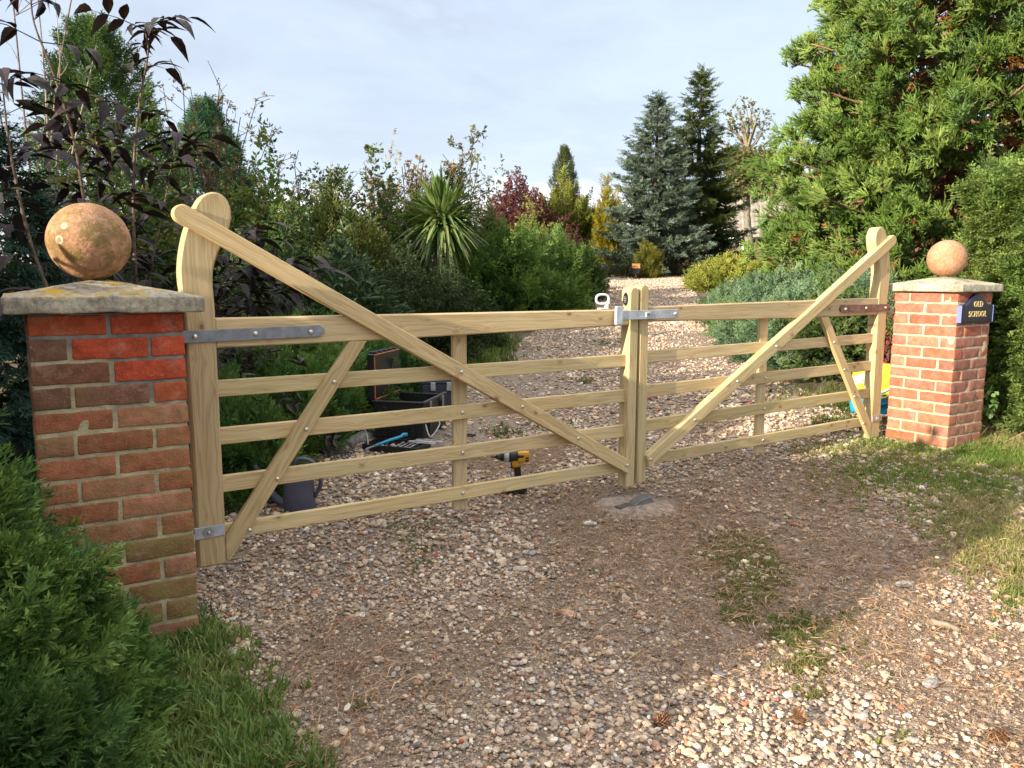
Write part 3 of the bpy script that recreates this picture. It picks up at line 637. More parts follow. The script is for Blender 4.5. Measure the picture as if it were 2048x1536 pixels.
# concrete pad with its steel drop stop
c = np.array([2.25, .27, float(gh(2.25, .27))])
th = Th('concrete_pad', 'rounded pinkish concrete pad in the gravel below the meeting stiles', 'concrete pad', c)
V, F = lathe([(.0005, .017), (.03, .0172), (.06, .017), (.09, .016), (.12, .015), (.145, .013), (.17, .010), (.19, .005), (.205, .0), (.235, -.03)], 90); V[:, 0] *= 1.05 + .0; V[:, :2] *= (1 + .12 * n3(V * [1, 1, 0], 9, 1) + .05 * n3(V * [1, 1, 0], 34, 3))[:, None]; V[:, 2] += .004 * n3(V, 18, 2) + .002 * n3(V, 70, 4)
b = MB(); b.add(V + c, F, (.30, .235, .19)); th.part('pad', b, M_conc, True)
b = MB(); V, F = extrude([(-.085, 0), (.085, -.004), (.055, .036), (-.030, .030)], -.03, .03, .003); V[:, 0] += (V[:, 1] > 0) * .006
b.add(V @ rot_z(.10).T + c + [.02, .0, .015], F, (.16, .16, .155)); th.part('stop', b, M_galv)
b = MB(); V, F = rbox(.10, .05, .006, .002, 0); b.add(V @ rot_z(.10).T + c + [-.09, .0, .020], F, (.10, .095, .09)); th.part('stop_plate', b, M_galv)
# open black tool box
c = ground_at(822, 5.75); az = math.atan2(CF[0], CF[1]) + math.radians(12); Rz = rot_z(-az)     # local y runs away from the camera
th = Th('tool_box', 'large open black tool box with its lid standing up behind the left gate leaf', 'tool box', c)
def lbox(th, name, o, s, col, mat=M_pl, r=.005, R=None, cc=None, parent=None):
    V, F = rbox(*s, r); b = MB(); b.add((V + np.asarray(o)) @ (Rz if R is None else R).T + (c if cc is None else cc), F, col)
    return th.part(name, b, mat) if parent is None else sub(parent, name, b, mat)
w_, l_, h_ = .36, .52, .25
b = MB()
for o, s in (((0, 0, .012), (w_, l_, .02)), ((-w_ / 2, 0, h_ / 2), (.012, l_, h_)), ((w_ / 2, 0, h_ / 2), (.012, l_, h_)), ((0, -l_ / 2, h_ / 2), (w_ + .011, .012, h_ - .003)), ((0, l_ / 2, h_ / 2), (w_ + .011, .012, h_ - .003)),
             ((-w_ / 2 - .01, -.1, h_ * .45), (.02, .03, h_ * .85)), ((w_ / 2 + .01, -.15, h_ * .45), (.02, .03, h_ * .85)), ((w_ / 2 + .01, .12, h_ * .45), (.02, .03, h_ * .85)), ((-.1, -l_ / 2 - .01, h_ * .45), (.03, .02, h_ * .85)), ((.1, -l_ / 2 - .01, h_ * .45), (.03, .02, h_ * .85))):
    V, F = rbox(*s, .004); b.add((V + o) @ Rz.T + c, F, (.012, .012, .013))
body = th.part('body', b, M_pl)
b = MB()
for o, s in (((-w_ / 2 - .006, 0, h_ + .007), (.022, l_ + .02, .014)), ((0, -l_ / 2 - .004, h_ + .0068), (w_ - .01, .018, .013)), ((w_ / 2 + .006, 0, h_ + .007), (.022, l_ + .02, .0138))):
    V, F = rbox(*s, .003); b.add((V + o) @ Rz.T + c, F, (.03, .03, .034))
sub(body, 'rim', b, M_pl)
b = MB(); V, F = rbox(.008, l_ - .02, .010, .003); b.add((V + [-w_ / 2 + .004, 0, h_ + .018]) @ Rz.T + c, F, (.40, .12, .025)); sub(body, 'seal', b, M_pl)
lid = lbox(th, 'lid', (-w_ / 2 - .028, 0, h_ + .175), (.05, l_, .33), (.010, .010, .011))
b = MB()
for k in range(5):
    V, F = rbox(.058, .035, .022, .004); b.add((V + [-w_ / 2 - .030, -l_ / 2 + .07 + k * .095, h_ + .345]) @ Rz.T + c, F, (.02, .02, .022))
sub(lid, 'ridge', b, M_pl)
b = MB(); V, F = rbox(.008, .009, .30, .003); b.add((V + [-w_ / 2 + .0, -l_ / 2 + .01, h_ + .17]) @ Rz.T + c, F, (.40, .12, .025)); V, F = rbox(.008, l_ - .03, .009, .003); b.add((V + [-w_ / 2, 0, h_ + .335]) @ Rz.T + c, F, (.40, .12, .025)); sub(lid, 'seal', b, M_pl)
for yy in (-.16, .13):
    b = MB(); V, F = rbox(.008, .035, .11, .003); b.add((V + [w_ / 2 + .026, yy, h_ - .05]) @ Rz.T + c, F, (.22, .23, .24)); sub(body, 'latch', b, M_galv)
b = MB(); V, F = tube(spline([(w_ / 2 + .01, -l_ / 2 + .02, .10), (w_ / 2 + .06, -l_ / 2 - .02, .02), (w_ / 2 + .09, -l_ / 2 + .1, .09), (w_ / 2 + .02, -l_ / 2 + .22, .11)], 16) @ Rz.T + c, .006, 6); b.add(V, F, (.36, .37, .38)); th.part('carry_handle', b, M_galv, True)
# closed case behind it
c2 = ground_at(884, 6.5); th = Th('tool_case', 'closed dark blue-grey tool case with a ribbed lid beyond the open box', 'tool case', c2); R2 = rot_z(-az + .35)
lbox(th, 'body', (0, 0, .12), (.34, .30, .24), (.03, .035, .05), r=.012, R=R2, cc=c2); ld = lbox(th, 'lid', (0, 0, .265), (.36, .32, .05), (.055, .065, .095), r=.014, R=R2, cc=c2)
b = MB()
for k in range(5): V, F = rbox(.030, .25, .014, .005); b.add((V + [-.13 + k * .065, 0, .294]) @ R2.T + c2, F, (.07, .08, .12))
sub(ld, 'rib', b, M_pl); b = MB(); V, F = rbox(.07, .05, .004, .001); b.add((V + [0.0, -.04, .303]) @ R2.T + c2, F, (.45, .40, .22)); sub(ld, 'sticker', b, M_pl)
lbox(th, 'latch', (.05, -.163, .22), (.04, .014, .07), (.35, .36, .38), M_galv, R=R2, cc=c2); lbox(th, 'latch', (-.08, -.163, .22), (.04, .014, .07), (.35, .36, .38), M_galv, R=R2, cc=c2)
# tray of tools in front
c3 = ground_at(792, 5.28); R3 = rot_z(-az - .12)
th = Th('tool_tray', 'shallow black lift-out tray lying on the gravel in front of the open box', 'tool tray', c3)
b = MB()
for o, s in (((0, 0, .008), (.40, .22, .012)), ((-.20, 0, .025), (.008, .22, .05)), ((.20, 0, .025), (.008, .22, .05)), ((0, -.11, .025), (.408, .008, .048)), ((0, .11, .025), (.408, .008, .048)), ((.06, 0, .02), (.006, .21, .03))):
    V, F = rbox(*s, .002); b.add((V + o) @ R3.T + c3, F, (.014, .014, .016))
th.part('tray', b, M_pl)
th = Th('pry_bar', 'bright blue handled bar lying across the black tool tray', 'pry bar', c3 + [0, 0, .06])
b = MB(); V, F = tube(np.array([(-.09, -.13, .05), (-.05, 0, .065), (-.01, .08, .075), (.0, .10, .085), (.03, .105, .09)]) @ R3.T + c3, [.010, .011, .012, .016, .013], 8); b.add(V, F, (.02, .26, .46)); th.part('grip', b, M_pl, True)
b = MB(); V, F = tube(np.array([(-.09, -.13, .05), (-.12, -.20, .04), (-.13, -.22, .03)]) @ R3.T + c3, [.007, .007, .004], 6); b.add(V, F, (.2, .2, .21)); th.part('blade', b, M_galv, True)
for k in range(4):
    o = np.array([.02 + k * .035, -.02 + .02 * (k % 2), .035]); q = (np.array([o + [0, -.06, 0], o + [.01, .06, .01]]) @ R3.T) + c3
    th = Th('spanner', 'small steel tools lying side by side in the black tool tray', 'hand tool', q[0], 'tools in the tray')
    b = MB(); V, F = tube([q[0], q[0] * .5 + q[1] * .5, q[1]], [.005, .004, .005], 6); b.add(V, F, (.30, .31, .33)); th.part('shank', b, M_galv, True)
    V, F = lathe([(.001, .004), (.011, .004), (.011, -.004), (.001, -.004)], 8); b = MB(); b.add(V + q[1], F, (.3, .31, .33)); th.part('jaw', b, M_galv)
for k in range(2):
    o = np.array([.17 + .0 * k, .16 - .11 * k, .045 + .01 * k]); P = [(o + [.10 * math.copysign(abs(math.cos(t)) ** .6, math.cos(t)), .022 * math.sin(t), 0]) for t in np.linspace(0, 2 * np.pi, 25)]
    th = Th('wire_hook', ['bent steel wire loop resting on the tray rim, nearer the open box', 'bent steel wire loop resting on the tray, lower of the two loops'][k], 'wire loop', c3 + o, 'wire loops by the tray')
    b = MB(); V, F = tube(np.array(P) @ R3.T + c3, .005, 6, False); b.add(V, F, (.42, .43, .45)); th.part('loop', b, M_galv, True)
# pliers
c4 = ground_at(905, 5.55); th = Th('pliers', 'pair of black pliers lying open on the gravel right of the tray', 'pliers', c4)
for sgn in (-1, 1):
    b = MB(); V, F = tube(spline([(0, 0, .02), (.05, .012 * sgn, .025), (.12, .028 * sgn, .03), (.17, .022 * sgn, .028)], 10) @ R3.T + c4, .007, 6); b.add(V, F, (.02, .02, .024)); th.part('handle', b, M_pl, True)
b = MB(); V, F = tube(np.array([(.0, 0, .02), (-.03, 0, .02), (-.07, 0, .018)]) @ R3.T + c4, [.011, .012, .004], 6); b.add(V, F, (.3, .3, .31)); th.part('jaw', b, M_galv, True)
# cordless drill standing on its battery
c5 = ground_at(1036, 4.27); Rd = rot_z(math.atan2(-CR[1], -CR[0]) + .12)        # local x points to the left of the view
th = Th('cordless_drill', 'yellow and black cordless drill standing on its battery behind the bottom rail', 'drill', c5)
def dpart(name, shapes, col, mat=M_pl, smooth=False, parent=None):
    b = MB()
    for V, F in shapes: b.add(V @ Rd.T + c5, F, col)
    return th.part(name, b, mat, smooth) if parent is None else sub(parent, name, b, mat, smooth)
def rb(s, o, r=.006, tilt=0.0):
    V, F = rbox(*s, r); cz, sz_ = math.cos(tilt), math.sin(tilt); V = V @ np.array([[cz, 0, sz_], [0, 1, 0], [-sz_, 0, cz]]).T; return V + o, F
def cyl(x0, x1, z, r0, r1, n=16): return tube([(x0, 0, z), (x0 * .5 + x1 * .5, 0, z), (x1, 0, z)], [r0, (r0 + r1) / 2, r1], n)
bt = dpart('battery', [rb((.120, .076, .046), (.012, 0, .028), .008), rb((.105, .07, .014), (.008, 0, .056), .004)], (.014, .014, .015))
dpart('sticker', [rb((.002, .05, .02), (-.049, 0, .03), .0006), rb((.045, .079, .006), (-.01, 0, .043), .0006)], (.42, .29, .02), parent=bt)
dpart('handle', [rb((.038, .034, .115), (.0, 0, .115), .011, .12)], (.016, .016, .017))
dpart('trigger', [rb((.018, .018, .034), (.030, 0, .155), .005, .12)], (.02, .02, .02))
hs = dpart('housing', [rb((.072, .060, .064), (-.030, 0, .205), .017), rb((.045, .042, .05), (.012, 0, .172), .010, .12)], (.60, .30, .012))
dpart('motor_vent', [rb((.020, .062, .012), (-.048, 0, .198 + k * .014 - .01), .003) for k in range(2)] + [rb((.034, .0615, .016), (-.014, 0, .212), .003)], (.02, .02, .02), parent=hs)
dpart('gear_case', [cyl(.002, .050, .206, .029, .031)], (.018, .018, .019), M_pl, True)
dpart('collar', [cyl(.046, .078, .207, .030, .030)], (.42, .43, .45), M_galv, True)
dpart('chuck', [cyl(.076, .092, .207, .024, .025), cyl(.091, .122, .207, .023, .010), cyl(.12, .150, .207, .006, .005)], (.025, .025, .027), M_pl, True)
dpart('belt_hook', [rb((.012, .012, .05), (.035, -.022, .10), .004, .3)], (.55, .55, .56), M_galv)
# watering can behind the strut
c6 = ground_at(592, 3.98); th = Th('watering_can', 'slate blue plastic watering can standing behind the diagonal strut', 'watering can', c6); Rw = rot_z(math.atan2(-CR[1], -CR[0]))
V, F = lathe([(.001, .004), (.078, .004), (.083, .012), (.080, .10), (.076, .185), (.079, .20), (.074, .20), (.072, .18), (.06, .17), (.001, .168)], 28); b = MB(); b.add(V + c6, F, (.085, .088, .135)); th.part('body', b, M_pl, True)
b = MB(); V, F = tube(spline([(.06, 0, .03), (.12, 0, .06), (.19, .0, .17), (.23, 0, .24)], 14) @ Rw.T + c6, np.linspace(.024, .013, 14), 10); b.add(V, F, (.08, .083, .13)); th.part('spout', b, M_pl, True)
b = MB(); V, F = tube(spline([(.03, 0, .195), (.0, 0, .27), (-.08, 0, .25), (-.115, 0, .15), (-.08, 0, .07)], 18) @ Rw.T + c6, .011, 8); b.add(V, F, (.08, .083, .13)); th.part('handle', b, M_pl, True)
# compost bag behind the right heel
c7 = ground_at(1744, 6.25); th = Th('compost_bag', 'yellow and blue plastic compost bag slumped behind the right heel stile', 'bag', c7); az7 = math.atan2(CF[0], CF[1])
def bag(z0, z1, col, name, bulge=1.0):
    V, F = rbox(.30, .17, z1 - z0, .03, 0, (14, 8, 10)); z = (V[:, 2] + (z1 - z0) / 2) / max(z1 - z0, 1e-6)
    V = V + [0, 0, (z0 + z1) / 2]; V[:, 1] *= 1 - .35 * np.clip(V[:, 2] / .46, 0, 1) ** 2; V[:, 0] *= 1 + .06 * np.sin(V[:, 2] * 9)
    V = V + np.stack([n3(V, 13, 1), n3(V, 15, 2), 0 * z], 1) * .009 + np.stack([n3(V * [1, 1, .5], 45, 3), n3(V * [.6, 1, 1], 40, 4), 0 * z], 1) * .003; b = MB(); b.add(V @ rot_z(-az7 - .5).T + c7, F, col); return th.part(name, b, M_paint, True)
bag(.17, .42, (.58, .49, .03), 'yellow_panel'); bag(-.01, .172, (.02, .26, .42), 'blue_panel')
b = MB()
for k in range(3):
    P = spline([(-.15, -.089, .30 - k * .05), (-.05, -.096, .26 - k * .05), (.06, -.094, .20 - k * .05), (.15, -.088, .25 - k * .06)], 16); V, F = tube(P @ rot_z(-az7 - .5).T + c7, .008, 5); b.add(V, F, [(.30, .60, .78), (.80, .62, .08), (.02, .20, .36)][k])
th.part('printed_band', b, M_paint, True)
# edging strip of the bed and a loose white cable
pts = [ground_at(*q) + [0, 0, .02] for q in ((560, 5.0), (640, 5.25), (700, 5.4), (745, 5.65))]
th = Th('edging_kerb', 'grey concrete edging strip along the juniper bed left of the tool box', 'kerb', pts[1])
P = spline(pts, 30); b = MB(); V, F = tube(P, .052, 8); V[:, 2] += .004 * n3(V, 11, 1); b.add(V, F, (.22, .22, .20)); th.part('strip', b, M_conc, True)
pts = [at(720, 846, 5.3), at(734, 868, 5.35), at(736, 895, 5.3), ground_at(733, 5.22) + [0, 0, .01], ground_at(700, 5.2) + [0, 0, .01]]
th = Th('cable', 'thin white cable looping out of the bed beside the black box', 'cable', pts[3]); b = MB(); V, F = tube(spline(pts, 24), .0028, 5); b.add(V, F, (.6, .6, .58)); th.part('flex', b, M_pl, True)
# ------------------------------------------------------------------ loose gravel, litter and grass
def region(n, xr, yr): return rng.uniform(*xr, n), rng.uniform(*yr, n)
def inview(x, y, m=240):
    d = np.stack([x, y, gz(x, y)], -1) - CP; w = d @ CF; u = 1024 + FPX * (d @ CR) / w; v_ = 768 - FPX * (d @ CU) / w
    return (w > .3) & (u > -m) & (u < 2048 + m) & (v_ < 1536 + 2 * m), w
def pebble_t(sub_):
    V = []; 
    if sub_:
        t = (1 + 5 ** .5) / 2; V = nrm(np.array([(-1, t, 0), (1, t, 0), (-1, -t, 0), (1, -t, 0), (0, -1, t), (0, 1, t), (0, -1, -t), (0, 1, -t), (t, 0, -1), (t, 0, 1), (-t, 0, -1), (-t, 0, 1)], float))
        F = [[0, 11, 5], [0, 5, 1], [0, 1, 7], [0, 7, 10], [0, 10, 11], [1, 5, 9], [5, 11, 4], [11, 10, 2], [10, 7, 6], [7, 1, 8], [3, 9, 4], [3, 4, 2], [3, 2, 6], [3, 6, 8], [3, 8, 9], [4, 9, 5], [2, 4, 11], [6, 2, 10], [8, 6, 7], [9, 8, 1]]
        if sub_ > 1:
            V = list(V); mid = {}; G = []
            def m_(a, b):
                k = (min(a, b), max(a, b))
                if k not in mid: mid[k] = len(V); V.append(nrm(np.array(V[a] + V[b])))
                return mid[k]
            for a, b_, c_ in F:
                x, y, z = m_(a, b_), m_(b_, c_), m_(c_, a); G += [[a, x, z], [x, b_, y], [z, y, c_], [x, y, z]]
            V = np.array(V); F = G
    return np.array(V), np.array(F)
def make_pebbles(lv, n):
    out = []
    for i in range(n):
        V, F = pebble_t(lv); T = Tpl(); V = V * (1 + .22 * rng.normal(size=3)).clip(.6, 1.4) * [1.0, .78, .48]
        V = V * (1 + .20 * n3(V, 1.9, i)[:, None] + (.10 * n3(V, 4.2, i + 3)[:, None] if lv > 1 else 0)); k = np.abs(V[:, 2]) ** .85 * np.sign(V[:, 2]); V[:, 2] = k
        T.V = V; T.F = [F]; T.sh = np.zeros(len(V)); out.append(T)
    return out
PEB2, PEB1 = make_pebbles(2, 9), make_pebbles(1, 8)
STC = np.array([(.43, .33, .225), (.36, .27, .185), (.30, .24, .185), (.50, .41, .30), (.27, .235, .21), (.35, .22, .145), (.56, .50, .41), (.20, .155, .125), (.40, .31, .24), (.33, .30, .275), (.36, .12, .07)])
STP = np.array([.16, .15, .14, .12, .09, .09, .08, .05, .08, .06, .015]); STP = STP / STP.sum()
def stone_cols(n): return 1.08 * np.array([1.06, 1.04, 1.05]) * STC[rng.choice(len(STC), n, p=STP)] * (1 + rng.normal(size=(n, 1)) * .14)
def flat_frames(n, tilt=.35):
    a = rng.uniform(0, 6.28, n); d = np.stack([np.cos(a), np.sin(a), rng.normal(size=n) * tilt * .6], -1)
    return frames(d, (0, 0, 1), tilt)
grass_m = lambda x, y: n3(np.stack([x, y, 0 * x], -1), 1.5, 5)
_LZ = [(hit(*q)[:2], r, a) for q, r, a in [((1500, 1040), .75, 1.1), ((1300, 1090), .4, .8), ((560, 1330), .35, .9), ((1120, 1250), .30, .6), ((1700, 1180), .5, .7), ((1850, 1420), .3, .6), ((1300, 1480), .28, .5), ((480, 1130), .25, -.8), ((900, 1100), .4, -.6), ((1050, 1500), .25, -.7), ((700, 1000), .6, -.8), ((1950, 1330), .3, .7), ((1850, 930), .6, -.3), ((1980, 1080), .45, -.3), ((1500, 1150), .12, -1.0), ((380, 1400), .3, -1.0)]]
litter_m = lambda x, y: sum(a * np.exp(-((x - c[0]) ** 2 + (y - c[1]) ** 2) / (2 * r * r)) for c, r, a in _LZ) + n3(np.stack([x * .9 - y * .3, y * .9, 0 * x], -1), 1.25, 6) + .35 * n3(np.stack([x, y, 0 * x], -1), 4.0, 7)
def on_drive(x, y, m=0.0):
    s = sdist(x, y); u = udist(x, y); return (u > dL(s) + m) & (u < dR(s) - m)
gv = MB()
def lay(n, xr, yr, wr, sz, T, thin=0.0, sink=.25):
    x, y = region(n, xr, yr); ok, w = inview(x, y); ok &= (w >= wr[0]) & (w < wr[1]) & on_drive(x, y)
    lm = litter_m(x, y); ok &= rng.uniform(0, 1, n) > np.clip((lm + .12) * 1.15 + thin, .05, .86)
    ok &= ~((x > -.5) & (x < .02) & (y > -.05) & (y < .5)) & ~((np.hypot(x - 2.25, y - .27) < .22))
    x, y = x[ok], y[ok]; k = len(x); s = sz * rng.lognormal(0, .34, k).clip(.45, 2.3)
    p = np.stack([x, y, gh(x, y) + s * .48 * (1 - 2 * sink) + rng.uniform(0, .007, k)], -1)
    scatter(gv, T, p, flat_frames(k), s, stone_cols(k), 0); return k
lay(190000, (-2.2, 6.0), (-2.4, 1.2), (.8, 1.75), .0053, PEB2); lay(135000, (-1, 6.5), (-2.2, 2.2), (1.75, 3.3), .0072, PEB1)
lay(110000, (-.5, 7), (-2, 5), (3.3, 5.6), .0092, PEB1); lay(150000, (0, 13), (0, 11), (5.6, 12), .0122, PEB1); lay(250000, (4, 22), (3, 20), (12, 28), .018, PEB1)
OCT = []
for i in range(4):
    T = Tpl(); T.V = np.array([(1, 0, 0), (0, .8, 0), (-1, .1, 0), (0, -.8, .1), (.1, 0, .55), (0, 0, -.5)]) * (1 + .25 * rng.normal(size=(6, 1))); T.F = [np.array([[0, 1, 4], [1, 2, 4], [2, 3, 4], [3, 0, 4], [1, 0, 5], [2, 1, 5], [3, 2, 5], [0, 3, 5]])]; T.sh = np.zeros(6); OCT.append(T)
x, y = region(420000, (-1.6, 5.5), (-2.4, 1.6)); ok, w = inview(x, y); ok &= on_drive(x, y) & (w < 3.9) & (rng.uniform(0, 1, len(x)) < np.clip(1.5 - w * .28, .25, 1)) & ~((x > -.5) & (x < .02) & (y > -.05) & (y < .5)) & ~((np.hypot(x - 2.25, y - .27) < .22)); x, y = x[ok], y[ok]
p = np.stack([x, y, gh(x, y) + .001], -1); scatter(gv, OCT, p, flat_frames(len(x)), .0036 * rng.lognormal(0, .35, len(x)), stone_cols(len(x)) * .82, 0)
o = gv.build('gravel', M_peb, None, False); o['kind'] = 'stuff'; o['label'] = 'loose tan and grey gravel covering the driveway'
# needle litter
lt = MB(); T = Tpl(); T.quad(np.array([(0, -.012, 0), (.5, -.018, .03), (1, 0, 0), (.5, .018, .03)])); T.done(); T2 = Tpl(); T2.quad(np.array([(0, -.012, 0), (.5, .10, .05), (1, .02, 0), (.5, .138, .05)])); T2.done()
x, y = region(170000, (-1.8, 6.4), (-2.3, 1.8)); ok, w = inview(x, y); lm = litter_m(x, y)
ok &= (w < 6.2) & (np.hypot(x - 2.25, y - .27) > .21) & (rng.uniform(0, 1, len(x)) < np.clip(.22 + 1.1 * lm, .06, 1)); x, y = x[ok], y[ok]; k = len(x)
p = np.stack([x, y, gh(x, y) + rng.uniform(.006, .022, k)], -1); a = rng.normal(.5, .9, k); d = np.stack([np.cos(a), np.sin(a), rng.normal(size=k) * .10], -1)
scatter(lt, [T, T2], p, frames(d, roll=.5), rng.uniform(.035, .10, k), palette(k, [(.24, .125, .07), (.33, .20, .11), (.44, .30, .175), (.18, .11, .07)], .2), 0)
o = lt.build('needle_litter', M_litter, None); o['kind'] = 'stuff'; o['label'] = 'dry reddish brown conifer needles strewn over the gravel'
print('needles', k)
GC = [(.045, .085, .018), (.07, .115, .025), (.11, .145, .035), (.17, .16, .06)]
def grass(name, label, x, y, sc, cs=GC, T=GRS):
    g = MB(); k = len(x); p = np.stack([x, y, gh(x, y) - .005], -1); a = rng.uniform(0, 6.28, k); z = nrm(np.stack([rng.normal(size=k) * .25, rng.normal(size=k) * .25, np.ones(k)], -1))
    X = nrm(np.cross(np.stack([np.cos(a), np.sin(a), 0 * a], -1), z)); R = np.stack([X, np.cross(z, X), z], -1)
    scatter(g, T, p, R, rng.uniform(*sc, k), palette(k, cs, .18, p, 2.2, 9), .4); o = g.build(name, M_grass, None); o['kind'] = 'stuff'; o['label'] = label; return o
def gpatch(cells):
    X, Y = [], []
    for px, py, rx, ry, n in cells:
        c = hit(px, py); a, b_ = hit(px + rx, py), hit(px, py - ry); e1, e2 = (a - c)[:2], (b_ - c)[:2]; q = rng.normal(size=(n, 2)) * .55; P = c[:2] + q[:, :1] * e1 + q[:, 1:] * e2; X.append(P[:, 0]); Y.append(P[:, 1])
    return np.concatenate(X), np.concatenate(Y)
x, y = gpatch([(300, 1400, 190, 120, 900), (395, 1290, 70, 35, 200), (420, 1450, 130, 90, 300), (340, 1370, 90, 60, 350), (140, 1500, 150, 60, 250), (520, 1530, 120, 40, 120)])
grass('grass', 'soft green grass growing between the left juniper and the gravel', x, y, (.05, .12), [(.095, .175, .045), (.14, .22, .055), (.19, .25, .075), (.26, .23, .11)])
x, y = gpatch([(1870, 925, 190, 32, 1500), (1780, 895, 120, 22, 800), (1990, 905, 90, 40, 1300), (1960, 1040, 110, 50, 1300), (2010, 1100, 90, 40, 1000), (1760, 960, 140, 30, 500), (1930, 980, 140, 40, 900), (2030, 1180, 40, 40, 160), (1660, 900, 90, 14, 160), (1900, 980, 160, 40, 350)])
grass('grass', 'sunlit yellow-green grass around the foot of the right pillar', x, y, (.025, .075), [(.11, .18, .035), (.17, .235, .05), (.24, .26, .085), (.32, .27, .14)])
x, y = gpatch([(1480, 1110, 70, 45, 700), (1520, 1150, 60, 40, 600), (1490, 1190, 60, 25, 340), (1600, 1245, 55, 18, 330), (1480, 1235, 45, 14, 200), (1605, 1325, 45, 18, 300), (1585, 1275, 50, 18, 330), (830, 1110, 40, 40, 130), (800, 1060, 40, 25, 70), (870, 1050, 40, 22, 70), (1430, 1100, 90, 60, 120), (1700, 1300, 60, 40, 40), (1620, 1380, 40, 14, 50), (720, 1420, 30, 12, 25), (1800, 1480, 60, 20, 40), (840, 1390, 20, 10, 16), (1690, 1230, 60, 20, 30), (1185, 1150, 20, 10, 25)])
grass('grass', 'thin grass tufts growing up through the gravel in the gateway', x, y, (.016, .050), [(.10, .15, .035), (.15, .19, .05), (.21, .20, .075)])
x, y = gpatch([(860, 705, 120, 22, 900), (940, 712, 60, 16, 400), (780, 720, 70, 16, 400), (830, 760, 60, 22, 350), (700, 700, 60, 20, 300), (990, 690, 40, 10, 200)])
grass('grass', 'green lawn edge between the driveway and the planted bed', x, y, (.10, .22), [(.08, .14, .03), (.12, .18, .04), (.16, .19, .05)])
x, y = gpatch([(1640, 790, 120, 22, 300), (1690, 850, 60, 16, 200), (1560, 760, 60, 14, 80), (1700, 815, 40, 14, 150), (1170, 765, 16, 5, 24), (1225, 690, 40, 8, 50), (1430, 800, 30, 6, 20), (1000, 870, 50, 10, 40), (1090, 850, 50, 14, 40)])
grass('grass', 'low weeds growing along the gravel behind the right gate leaf', x, y, (.04, .11), [(.05, .09, .02), (.10, .13, .03), (.15, .15, .05)])
# a few stones and cones large enough to pick out
for k, (px, py, s, col, lab) in enumerate([(1808, 1172, .040, (.50, .45, .38), 'large flat pale stone lying in the sunlit gravel at right'), (1180, 1051, .036, (.60, .58, .54), 'long white flint on the gravel below the meeting stiles'), (1135, 1232, .040, (.42, .26, .17), 'broad reddish flat stone in the middle of the gravel'), (1862, 1370, .034, (.33, .32, .32), 'smooth slate grey stone in the lower right gravel'), (1440, 1350, .026, (.15, .15, .17), 'dark blue-black flint at the shadow edge'), (1040, 1142, .038, (.40, .35, .28), 'weathered flat pale stone in the shaded gravel')]):
    p = hit(px, py); V, F = pebble_t(2); V = V * [1, .62, .30] * s; V = V * (1 + .12 * n3(V, 40, k)[:, None]); a = rnd(-.6, .6)
    b = MB(); b.add(V @ rot_z(a - .5).T + [p[0], p[1], gh(p[0], p[1]) + s * .22], [F], col); tag(b.build('flat_stone', M_peb, None, True), lab, 'stone', 'larger stones among the gravel')
for k, (px, py, lab) in enumerate([(1322, 1451, 'brown pine cone on the sunlit gravel nearest the shadow edge'), (1598, 1440, 'small brown pine cone half hidden in needle litter'), (1996, 1485, 'brown pine cone at the lower right edge of the gravel')]):
    p = hit(px, py); c = np.array([p[0], p[1], gh(p[0], p[1]) + .017]); th = Th('pine_cone', lab, 'pine cone', c, 'fallen pine cones'); b = MB(); V, F = lathe([(.001, -.026), (.010, -.02), (.013, 0), (.008, .02), (.001, .028)], 10); V = V[:, [2, 0, 1]]; b.add(V @ rot_z(k * 1.1).T + c, F, (.10, .055, .03)); th.part('core', b, M_litter)
    T = Tpl(); T.quad(np.array([(0, -.25, 0), (.7, -.45, .1), (1, 0, .25), (.7, .45, .1)])); T.done(); b = MB(); t = np.linspace(-.95, .95, 70); an = np.arange(70) * 2.4; r = .016 * (1 - .55 * (t + .15) ** 2)
    P = np.stack([t * .026, r * .6 * np.cos(an), r * .6 * np.sin(an)], -1) @ rot_z(k * 1.1).T + c; dd = np.stack([.55 + 0 * t, np.cos(an), np.sin(an)], -1) @ rot_z(k * 1.1).T
    scatter(b, [T], P, frames(dd, roll=.1), .012, palette(70, [(.17, .085, .04), (.28, .16, .085)]), 0); th.part('scales', b, M_litter)
p = hit(1888, 1262); b = MB(); V, F = tube(spline([p + [-.02, .05, .02], p + [0, 0, .022], p + [.015, -.05, .018]], 8), [.010, .014, .013, .013, .014, .012, .012, .009], 7); V += .003 * n3(V, 60, 1)[:, None]; b.add(V, F, (.24, .19, .14)); tag(b.build('stick', M_bark, None, True), 'short broken stick lying on the sunlit gravel at right', 'stick')
# ------------------------------------------------------------------ plants
JG = [(.042, .09, .026), (.07, .14, .036), (.115, .20, .05), (.18, .27, .07)]
def multi_mound(th, lobes, T, sc, cs, mat, part='foliage', **k):
    mb = MB()
    for (c, rad, n) in lobes: mound(mb, c, rad, n, T, sc, cs, **k)
    th.part(part, mb, mat)
def gpt(x, y): return np.array([x, y, float(gz(x, y))])
